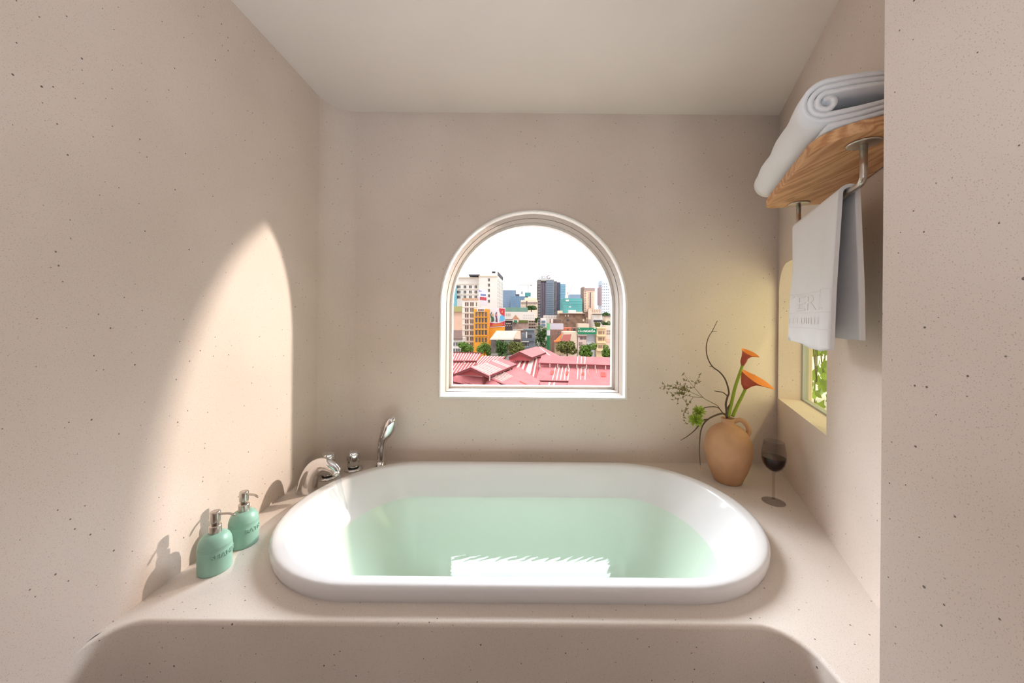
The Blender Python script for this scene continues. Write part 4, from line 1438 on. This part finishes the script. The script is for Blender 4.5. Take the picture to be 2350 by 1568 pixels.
b = building('small_block', 'small white block with stacked blue-glass bays', 1242, 1253, 730, 172, 8, C_WHITE)
for yy in (735.8, 743.6):
    pbox(b, 'blue_bay', 1242.5, 1251, yy, yy + 5.6, 172, .5, mat('blue_bay_glass', (104, 128, 154), .3), .5)
b = building('old_house', 'weathered brown old building with a patchy blank wall', 1284, 1345, 720, 200, 14, C_BROWN)
windows(b, [1303], [735.5], 5, 4.6, 200, GLASSD)
windows(b, [1297.5, 1304], [724.5], 2.2, 4, 200, FRAMEW)
pbox(b, 'brown_tower', 1341.5, 1349, 715.5, 729, 199, 6, mat('dark_brown_wall', (128, 100, 88), .9, noise=.3, nscale=.6))
pbox(b, 'pale_patch', 1337, 1341, 732, 738, 200, .3, C_CREAM, .2)
pbox(b, 'roof_ledge', 1284, 1341, 718.6, 720.4, 199, 2, cm('pale_ledge', (196, 176, 160), .9), .6)
b = building('low_block', 'cluttered white rooftop units before the dark tower', 1249, 1290, 724, 215, 10, C_WHITE)
windows(b, fr(1254, 1284, 6), [727.5], 3, 2.2, 215, mat('grey_unit', (196, 186, 184), .8))
pbox(b, 'roof_room', 1281, 1291, 713, 724, 217, 5, C_CREAM)
b = building('low_block', 'white rooftop sheds in front of the netted building', 1307, 1322, 712, 260, 8, C_WHITE)
building('low_block', 'pale row house roofs left of the peach tower', 1322, 1344, 716, 262, 8, C_CREAM)
b = building('old_house', 'brown terrace house with a dark recessed balcony', 1264, 1290, 732, 188, 8, mat('dusty_brown', (164, 134, 122), .9, noise=.2, nscale=.8))
pbox(b, 'recess', 1270, 1288, 733.5, 740, 188, .4, GLASSB, .2)
pbox(b, 'white_pillar', 1264.5, 1269, 732, 742, 187, 1, C_WHITE, .5)
bb = thing('billboard', at(1277, 757, 170), 'blank pale lilac billboard above the shop roofs', 'billboard')
pbox(bb, 'panel', 1262.5, 1293, 742.5, 756.5, 170, .8, cm('lilac_board', (216, 208, 220), .7, .04, .5))
mk('legs', join(box(at(1267, 0, 170).x, at(1268, 0, 170).x, 170.8, 171.4, GZ, at(0, 750, 170).z), box(at(1287, 0, 170).x, at(1288, 0, 170).x, 170.8, 171.4, GZ, at(0, 750, 170).z)), mat('steel_grey', (110, 104, 108), .6), bb)
b = building('old_house', 'orange-red house front behind the cream wall', 1294, 1311, 752, 176, 7, mat('orange_red_render', (216, 124, 96), .8, noise=.12, nscale=.8))
windows(b, [1303], [757], 4, 4, 176, GLASSB)
b = building('old_house', 'small dark red-brown house wall beside the green sign', 1311, 1327, 752, 177, 7, mat('red_brown_render', (150, 116, 104), .8, noise=.12, nscale=.8))
windows(b, [1318], [757], 5, 5, 177, GLASSD)
b = building('low_block', 'cream shop wall with a pale roof edge right of the orange roof', 1293, 1324.5, 761.5, 150, 8, C_CREAM)
t = thing('tiled_roof', at(1290, 784, 142), 'bright orange hipped roof with a dark red slope', 'roof')
mk('orange_slope', (([at(1292, 763, 147), at(1287.5, 773, 143), at(1286, 783, 139), at(1271, 784, 139)] + [at(1292, 763, 147) - Vector((0, 0, .3)), at(1287.5, 773, 143) - Vector((0, 0, .3)), at(1286, 783, 139) - Vector((0, 0, .3)), at(1271, 784, 139) - Vector((0, 0, .3))]), BX), mat('orange_tiles', (240, 122, 62), .8, noise=.12, nscale=1.5), t)
mk('red_slope', (([at(1293, 768, 145), at(1311, 767.5, 145), at(1308, 782.5, 139), at(1287, 783, 139)] + [p - Vector((0, 0, .3)) for p in (at(1293, 768, 145), at(1311, 767.5, 145), at(1308, 782.5, 139), at(1287, 783, 139))]), BX), mat('dark_red_tiles', (166, 92, 84), .8, noise=.12, nscale=1.5), t)
pbox(t, 'wall', 1273, 1309, 783, 815, 141, 5, cm('tan_wall', (190, 160, 132), .9, .12, .6))
# green shop sign
Y = 150
sgn = thing('shop_sign', at(1347, 767, Y - 1), 'wide green shop sign with white lettering', 'sign')
pbox(sgn, 'panel', 1326, 1369, 752, 767.5, Y - 1.2, .5, mat('sign_green', (22, 132, 90), .6))
def sign_text(body, px, py, wpx, hpx, Y, m, par, bold=0.0):
    V, Fc = text_mesh(body, 1.0, .02, off=bold)
    x0, x1 = min(v.x for v in V), max(v.x for v in V)
    y0, y1 = min(v.y for v in V), max(v.y for v in V)
    c = at(px, py, Y)
    sx, sy = wpx / FPX * Y / (x1 - x0), hpx / FPX * Y / (y1 - y0)
    return mk('lettering', ([Vector((c.x + (v.x - (x0 + x1) / 2) * sx, Y - .05 - v.z, c.z + (v.y - (y0 + y1) / 2) * sy)) for v in V], Fc), m, par)
WPR = mat('print_white', (244, 242, 238), .6)
sign_text('K\u1ec1m', 1332.8, 759.4, 11.5, 6.6, Y - 1.2, WPR, sgn)
sign_text('NGH\u0128A', 1353, 759.4, 27, 6.8, Y - 1.2, WPR, sgn, .03)
pbox(sgn, 'small_plate', 1363, 1367.8, 753, 755, Y - 1.25, .05, WPR, .02)
pbox(sgn, 'small_plate', 1328, 1330.5, 753.3, 754.6, Y - 1.25, .05, WPR, .02)
b = building('shop_house', 'pinkish shop house below the green sign', 1326, 1346, 767, Y, 8, cm('pink_white_render', (232, 206, 198), .8, .06, .6))
pbox(b, 'ledge', 1325.5, 1346, 768.6, 770.4, Y, .4, FRAMEW, .8)
windows(b, [1331.8, 1335, 1338, 1341.2, 1344], [776.8], 1.9, 5.4, Y, GLASSD)
pbox(b, 'window_hood', 1327, 1345.5, 770.5, 773.5, Y, .4, mat('dusky_red_hood', (158, 112, 110), .8), .5)
windows(b, [1330, 1334.5], [787.5, 792], 3.4, 3.2, Y, GLASSB, 2)
b = building('shop_house', 'house clad in pale corrugated sheets below the green sign', 1346.5, 1365.5, 767, Y + 1, 8, cm('pale_blue_sheet', (212, 214, 222), .7, .04, .6))
for k in range(7):
    pbox(b, 'sheet_rib', 1346.8, 1365.3, 769.5 + k * 2.3, 770.2 + k * 2.3, Y + 1, .2, cm('sheet_shadow', (186, 190, 206), .7), .1)
b = building('balcony_house', 'cream house with four stacked balconies', 1369, 1390, 752, Y - 1, 10, cm('cream_balcony', (236, 210, 172), .8, .04, .6))
for k, yy in enumerate((751, 769, 784, 802)):
    pbox(b, 'balcony_slab', 1369, 1389, yy, yy + 3.2, Y - 1, .5, cm('cream_slab', (244, 220, 176), .8), 1.2)
for k, yy in enumerate((764, 778.5, 796)):
    windows(b, [1375, 1379.5, 1385], [yy], 3.6, 7, Y - 1, mat('taupe_window', (150, 122, 104), .5, noise=.2, nscale=.6), 0)
b = building('balcony_house', 'pink-beige house at the right edge of the window', 1390.5, 1410, 748, Y + 2, 9, cm('pink_beige', (238, 214, 200), .8, .05, .6))
windows(b, [1394, 1398.5], [760, 766], 3.4, 4.2, Y + 2, mat('grey_taupe_window', (158, 146, 140), .5))
pbox(b, 'peach_band', 1391, 1410, 778, 785, Y + 2, .3, C_PEACH, .2)
b = building('white_house', 'white house with a dark roof line behind the rooftop plants', 1362.5, 1382, 721, 190, 8, C_WHITE)
pbox(b, 'roof_edge', 1362, 1382.5, 720.4, 722, 189, 4, mat('dark_roof_edge', (92, 80, 78), .8), .4)
windows(b, [1373.5], [728], 4, 6, 190, C_CREAM)
pbox(b, 'dark_terrace', 1363, 1382, 734.5, 739.5, 189, 1, mat('dark_terrace', (76, 70, 78), .8), .3)
b = building('white_house', 'cream house at the far right above the rooftop plants', 1390, 1410, 726, 196, 8, C_CREAM)
pbox(b, 'roof_edge', 1389, 1410, 725, 727, 195, 4, mat('mauve_roof_edge', (136, 112, 112), .8), .4)
building('low_block', 'pale houses between the white house and the brown wall', 1349.5, 1364, 733, 210, 8, cm('taupe_pale', (196, 178, 168), .9, .16, .6))
building('low_block', 'pale upper storey peeking over the green sign', 1327, 1352, 743, 184, 6, C_CREAM)

# advertising column
t = thing('advert_column', at(1258, 806, 128), 'tall green and white advertising column by the market', 'sign')
def colm(y0, y1, m, nm, r=.62):
    p0, p1 = at(1258.5, y1, 128), at(1258.5, y0, 128)
    mk(nm, lathe([(r, p0.z), (r, p1.z)], (p0.x, 128, 0), 20), m, t, False)
colm(742, 758, mat('column_green_light', (116, 190, 136), .5), 'green_top')
colm(758, 770, mat('column_white', (216, 212, 222), .5), 'white_band')
colm(770, 812, mat('column_green', (40, 118, 78), .5), 'green_base')
p0 = at(1258.5, 812, 128)
mk('foot', lathe([(.5, GZ), (.5, p0.z)], (p0.x, 128, 0), 12), mat('steel_grey', (110, 104, 108), .6), t)

# -- trees
LEAFM = [mat('leaf_green_dark', (70, 104, 44), .7, noise=.35, nscale=.8), mat('leaf_green', (104, 138, 52), .7, noise=.35, nscale=.8), mat('leaf_olive', (116, 122, 60), .7, noise=.3, nscale=.8)]
BARK = mat('tree_bark', (98, 82, 70), .9)
def tree(lab, x0, x1, y0, y1, Y, mi, seed, base=None, cat='tree', name='street_tree'):
    r_ = random.Random(seed)
    a, b = at(x0, y0, Y), at(x1, y1, Y)
    cx, cz_ = (a.x + b.x) / 2, (a.z + b.z) / 2
    rx, rz = abs(b.x - a.x) / 2 * 1.18, abs(a.z - b.z) / 2 * 1.08
    zb = GZ if base is None else base
    t = thing(name, (cx, Y, zb), lab, cat, 'trees between the market roofs and the houses')
    trunk = tube([Vector((cx, Y, zb)), Vector((cx + .1, Y, (zb + cz_) / 2)), Vector((cx, Y, cz_))], [.28 * rx / 2.5, .22 * rx / 2.5, .1 * rx / 2.5], 8)
    mk('trunk', trunk, BARK, t, True)
    V, Fc = [], []
    blobs = [(Vector((cx + r_.uniform(-.55, .55) * rx, Y + r_.uniform(-.5, .5) * rx, cz_ + r_.uniform(-.55, .6) * rz)), r_.uniform(.35, .55)) for k in range(9)]
    for i in range(1900):
        c, s = blobs[r_.randrange(9)]
        d = Vector((r_.gauss(0, 1), r_.gauss(0, 1), r_.gauss(0, 1))).normalized()
        p = c + Vector((d.x * rx * s, d.y * rx * s, d.z * rz * s)) * r_.uniform(.75, 1.05)
        sz = r_.uniform(.20, .40) * max(rx, 2.0) / 2.6
        e1 = Vector((r_.gauss(0, 1), r_.gauss(0, 1), r_.gauss(0, .6))).normalized()
        e2 = e1.cross(d + Vector((0, 0, .6))).normalized()
        k = len(V)
        V += [p - e1 * sz, p + e2 * sz * .5, p + e1 * sz, p - e2 * sz * .5]
        Fc.append((k, k + 1, k + 2, k + 3))
    me = bpy.data.meshes.new('foliage')
    bo_ = org(t)
    me.from_pydata([tuple(v - bo_) for v in V], [], Fc)
    me.materials.append(LEAFM[mi])
    o = bpy.data.objects.new('foliage', me)
    COL.objects.link(o)
    o.parent = t
    o['kind'] = 'stuff'
    return t
tree('rounded street tree before the small white house', 1054, 1089, 785, 812, 122, 1, 1)
tree('bright green tree in front of the yellow building', 1096, 1126, 782, 820, 118, 1, 2)
tree('dense dark tree under the cream awning', 1136, 1168, 781, 822, 118, 0, 3)
tree('olive green tree left of the grey house', 1168, 1203, 783, 816, 127, 2, 4)
tree('tall dark trees filling the street gap by the advertising column', 1230, 1258, 750, 800, 150, 0, 5)
tree('broad olive tree below the orange roof', 1281, 1322, 781, 816, 118, 2, 6)
tree('round green tree below the green shop sign', 1329, 1366, 785, 820, 116, 1, 7)
tree('green tree at the right edge of the window', 1383, 1410, 792, 824, 114, 1, 8)
tree('rooftop shrub left of the dark terrace', 1365, 1380, 738, 756, 180, 2, 9, at(0, 756, 180).z, 'shrub', 'rooftop_shrub')
tree('rooftop shrub right of the dark terrace', 1380, 1398, 736, 758, 178, 0, 10, at(0, 757, 178).z, 'shrub', 'rooftop_shrub')
tree('small shrub on the roof beneath the white tower', 1382, 1402, 716, 728, 240, 0, 12, at(0, 728, 240).z, 'shrub', 'rooftop_shrub')
tree('roof garden shrub beside the beige mid-rise', 1209, 1230, 701, 712.5, 262, 0, 13, at(1220, 715.2, 250).z, 'shrub', 'rooftop_shrub')
tree('small green tree on the ledge left of the dark tower', 1228, 1234, 730, 742, 176, 0, 14, at(0, 742, 176).z, 'shrub', 'rooftop_shrub')

# -- market roofs in front
PINK = [mat('pink_red_sheet', (214, 120, 126), .7, noise=.10, nscale=.5), mat('pale_pink_sheet', (224, 144, 148), .7, noise=.10, nscale=.5), mat('rose_sheet', (200, 106, 112), .7, noise=.10, nscale=.5)]
STRIP = mat('clear_roof_strip', (244, 236, 226), .6, noise=.05, nscale=.6)
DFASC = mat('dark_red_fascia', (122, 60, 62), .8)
PATCH = mat('red_roof_patch', (224, 104, 96), .8)
POSTW = mat('white_post', (232, 216, 208), .7)
def ozr(p):
    return onz(p[0], p[1], HC + p[2])
def roof(t, quad, m, n, strips=(), fascia=True, patches=()):
    p = [ozr(q) for q in quad]          # ridgeA ridgeB eaveB eaveA
    o = quad_roof(t, 'roof_slope', p, m, n, .09, .22)
    A_, B_, C_, D_ = p
    nrm = (B_ - A_).cross(D_ - A_)
    nrm.normalize()
    if nrm.z < 0: nrm = -nrm
    for u0, u1, v0, v1 in strips:
        c = [A_.lerp(B_, u0).lerp(D_.lerp(C_, u0), v0), A_.lerp(B_, u1).lerp(D_.lerp(C_, u1), v0), A_.lerp(B_, u1).lerp(D_.lerp(C_, u1), v1), A_.lerp(B_, u0).lerp(D_.lerp(C_, u0), v1)]
        V = [v + nrm * .16 for v in c] + [v - nrm * .02 for v in c]
        mk('clear_strip', (V, BX), STRIP, t)
    for u0, u1, v0, v1 in patches:
        c = [A_.lerp(B_, u0).lerp(D_.lerp(C_, u0), v0), A_.lerp(B_, u1).lerp(D_.lerp(C_, u1), v0), A_.lerp(B_, u1).lerp(D_.lerp(C_, u1), v1), A_.lerp(B_, u0).lerp(D_.lerp(C_, u0), v1)]
        V = [v + nrm * .2 for v in c] + [v - nrm * .02 for v in c]
        mk('red_patch', (V, BX), PATCH, t)
    if fascia:
        V = [D_, C_, C_ - Vector((0, 0, .45)), D_ - Vector((0, 0, .45))]
        V += [v + (A_ - D_).normalized() * .3 for v in V]
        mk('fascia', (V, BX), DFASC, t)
    return p
def st(n, w_, v0=0.02, v1=.98, a=0.0, b=1.0):
    return [(a + (b - a) * (k + .5) / n - w_ / 2, a + (b - a) * (k + .5) / n + w_ / 2, v0, v1) for k in range(n)]
GRP = 'pink-red market roofs below the window'
def mroof(lab, px, py):
    p = onz(px, py, HC - 12)
    return thing('market_roof', (p.x, p.y, GZ), lab, 'roof', GRP)
def post(t, px, y0, y1, z0):
    p = onz(px, y0, HC + z0)
    q = p.copy()
    q.z = HC + z0 - .9
    mk('post', tube([p, q], .10, 6), POSTW, t)
def understorey(t, p0, p1, z):
    pass
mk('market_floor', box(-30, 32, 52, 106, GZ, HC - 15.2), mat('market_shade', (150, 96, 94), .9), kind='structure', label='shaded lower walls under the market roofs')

t = mroof('striped pink roof with raised ridge at the lower left', 1070, 820)
roof(t, [(1026, 809, -9.4), (1106, 810.5, -9.4), (1094, 828.5, -10.9), (1018, 828, -10.9)], PINK[0], 24, st(13, .022))
roof(t, [(1018, 831, -11.3), (1094, 832, -11.3), (1076, 856, -13.6), (1000, 858, -13.6)], PINK[0], 24, st(11, .024))
for x in (1065,): post(t, x, 829, 834, -10.9)
roof(t, [(1106, 817, -11.2), (1160, 819, -11.2), (1132, 838, -12.9), (1088, 838, -12.9)], PINK[0], 14, st(8, .04))
mk('ridge_cap', tube([ozr((1026, 809, -9.35)), ozr((1106, 810.5, -9.35))], .16, 6), DFASC, t)
t = mroof('pink gabled roof lantern running diagonally in the lower left', 1120, 850)
r1 = roof(t, [(1080, 843, -9.6), (1152, 822.5, -9.6), (1186, 836, -11.1), (1122, 863, -11.1)], PINK[1], 22, [(.03 + k * .062, .05 + k * .062, .03, .97) for k in range(7)] + [(.63, .655, .03, .97), (.70, .725, .03, .97)])
dr = r1[1] - r1[0]
eL = ozr((1040, 859, -11.1))
quad_roof(t, 'roof_slope', [r1[0], r1[1], eL + dr, eL], PINK[1], 22, .09, .22)
gab = [r1[0] + Vector((0, .8, -.25)), r1[3] + Vector((-.3, .8, -.2)), eL + Vector((.3, .8, -.2))]
mk('gable_board', (gab + [v + Vector((0, .2, 0)) for v in gab], [(0, 1, 2), (3, 5, 4), (0, 3, 4, 1), (1, 4, 5, 2), (2, 5, 3, 0)]), mat('gable_rose', (176, 88, 90), .8), t)
for a_, b_ in ((r1[0], r1[3]), (r1[0], eL)):
    V = [a_, b_, b_ - Vector((0, 0, .5)), a_ - Vector((0, 0, .5))]
    mk('barge_board', (V + [v + Vector((0, -.12, 0)) for v in V], BX), DFASC, t)
mk('lower_wall', (lambda q: (q + [v - Vector((0, 0, 2.2)) for v in q], BX))([r1[3] + Vector((-1.0, .9, 0)), r1[2] + Vector((-1.0, 0, 0)), r1[2] + dr * .02 + Vector((-1.3, 0, 0)), r1[3] + Vector((-1.3, 1.1, 0))]), DFASC, t)
post(t, 1124, 863, 868, -11.1)
for k in range(1, 4):
    p = r1[3].lerp(r1[2], k / 4)
    mk('post', tube([p + Vector((-.2, 0, 0)), p + Vector((-.2, 0, -.8))], .09, 6), POSTW, t)
t = mroof('wide pale pink roof below the diagonal lantern', 1150, 880)
roof(t, [(1126, 868, -11.9), (1192, 842, -11.9), (1240, 876, -13.9), (1222, 906, -13.9)], PINK[1], 26, [(.04 + k * .06, .055 + k * .06, .0, .28) for k in range(7)], patches=[(.33, .36, .55, .95)])
roof(t, [(1036, 862, -11.9), (1122, 866, -11.9), (1196, 912, -14.2), (1030, 872, -12.9)], PINK[1], 20, [(.62, .645, .1, .95)])
t = mroof('striped pink roof with white strips beside the dark valley', 1215, 845)
roof(t, [(1172, 821, -11.3), (1240, 823, -11.3), (1234, 876, -14.0), (1130, 876, -14.0)], PINK[2], 16, [(.38, .44, .02, .98), (.52, .58, .02, .98), (.66, .80, .02, .98), (.86, .90, .02, .98)])
t = mroof('small pink gable roof behind, left of the centre', 1215, 812)
r5 = roof(t, [(1192, 807, -8.8), (1231, 796, -8.8), (1253.5, 809, -10.3), (1221, 820.5, -10.3)], PINK[1], 14)
eL = ozr((1168, 819.5, -10.3))
quad_roof(t, 'roof_slope', [r5[0], r5[1], eL + (r5[1] - r5[0]), eL], PINK[1], 14, .09, .22)
for a_, b_ in ((r5[0], r5[3]), (r5[0], eL)):
    V = [a_, b_, b_ - Vector((0, 0, .8)), a_ - Vector((0, 0, .8))]
    mk('barge_board', (V + [v + Vector((0, -.12, 0)) for v in V], BX), DFASC, t)
mk('gable_board', (lambda g: (g + [v + Vector((0, .2, 0)) for v in g], [(0, 1, 2), (3, 5, 4), (0, 3, 4, 1), (1, 4, 5, 2), (2, 5, 3, 0)]))([r5[0] + Vector((0, .8, -.3)), r5[3] + Vector((0, .8, -1.0)), eL + Vector((0, .8, -1.0))]), PINK[2], t)
t = mroof('pale pink roof slope behind the long roof', 1260, 806)
roof(t, [(1226, 796.5, -9.3), (1243, 796, -9.3), (1286, 818, -11.6), (1232, 820, -11.6)], PINK[1], 10, [(.55, .62, .05, .9)])
t = mroof('long pink roof with raised ridge and white strips at the lower right', 1320, 850)
roof(t, [(1243, 816.5, -9.6), (1420, 821.5, -9.6), (1424, 839, -11.0), (1236, 833, -11.0)], PINK[1], 56, [(.475, .487, .02, .98), (.522, .534, .02, .98), (.566, .580, .02, .98)])
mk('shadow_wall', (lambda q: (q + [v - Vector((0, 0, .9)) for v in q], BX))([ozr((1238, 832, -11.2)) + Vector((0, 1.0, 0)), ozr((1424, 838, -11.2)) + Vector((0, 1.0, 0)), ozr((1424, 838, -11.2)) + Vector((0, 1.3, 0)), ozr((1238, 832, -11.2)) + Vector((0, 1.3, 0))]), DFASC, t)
roof(t, [(1242, 836, -11.7), (1424, 843, -11.7), (1430, 878, -13.7), (1229, 873, -13.7)], PINK[1], 60,
     [(.19, .203, .06, .98), (.235, .25, .04, .98), (.28, .294, .04, .98), (.325, .338, .04, .98), (.365, .378, .04, .98), (.475, .486, .06, .9), (.515, .525, .05, .95), (.562, .575, .05, .95), (.518, .57, .12, .16), (.52, .57, .5, .56), (.60, .604, .05, .5), (.70, .704, .05, .5)],
     patches=[(.155, .195, .45, .68), (.335, .372, .48, .7), (.527, .562, .5, .66), (.755, .81, .45, .72)])
for x in (1239, 1262, 1280, 1304, 1324, 1346, 1366, 1390): post(t, x, 834 + (x - 1239) * .035, 0, -11.1)
t = mroof('pink roof edge along the bottom right of the window view', 1330, 885)
roof(t, [(1229, 877, -14.0), (1304, 879, -14.0), (1300, 905, -15.0), (1215, 903, -15.0)], PINK[1], 24, [(.42, .47, .05, .98), (.56, .61, .05, .98)])
roof(t, [(1306, 871, -13.2), (1430, 876, -13.2), (1436, 905, -14.6), (1298, 903, -14.6)], PINK[1], 36)

# -- climbing vine outside the small right window
vn = thing('climbing_vine', (2.1, 2.0, GZ), 'leafy green vine hanging outside the small right window', 'plant')
rv = random.Random(21)
lv = [(0, 0, 0), (.022, .020, .004), (.030, .05, .0), (.014, .058, -.004), (0, .095, -.01), (-.014, .058, -.004), (-.030, .05, 0), (-.022, .020, .004)]
lme = bpy.data.meshes.new('leaf')
lme.from_pydata(lv, [], [(0, 1, 2, 3), (0, 3, 4, 5), (0, 5, 6, 7)])
def leaf_mat():
    m = bpy.data.materials.new('vine_leaf')
    m.use_nodes = True
    n = m.node_tree
    bs = n.nodes['Principled BSDF']
    bs.inputs['Base Color'].default_value = (*s2l((92, 116, 46)), 1)
    bs.inputs['Roughness'].default_value = .5
    tl_ = n.nodes.new('ShaderNodeBsdfTranslucent')
    tl_.inputs[0].default_value = (*s2l((126, 146, 52)), 1)
    ms = n.nodes.new('ShaderNodeMixShader')
    ms.inputs[0].default_value = .35
    n.links.new(bs.outputs[0], ms.inputs[1])
    n.links.new(tl_.outputs[0], ms.inputs[2])
    n.links.new(ms.outputs[0], n.nodes['Material Output'].inputs[0])
    return m
lme.materials.append(leaf_mat())
for k in range(5):
    x0, y0 = 1.64 + .10 * k, 1.98 + .05 * k
    pth = [Vector((x0 + .03 * math.sin(j * 1.3 + k), y0 + .03 * math.cos(j + k), GZ if j == 0 else HC - .75 + j * .2)) for j in range(9)]
    mk('vine_stem', tube(spline(pth, 3), [.0032] * (8 * 3 + 1), 6), mat('vine_bark', (96, 88, 56), .8), vn, True)
for k in range(296):
    x0 = rv.uniform(1.55, 2.12)
    y0 = 1.90 + (x0 - 1.6) * .38 + rv.uniform(-.05, .14)
    z0 = HC + rv.uniform(-.52, .32)
    link_copy('leaf', lme, vn, (x0, y0, z0), (rv.uniform(.9, 2.2), rv.uniform(-.6, .6), rv.uniform(0, 6.28)), (rv.uniform(.5, .85),) * 3)
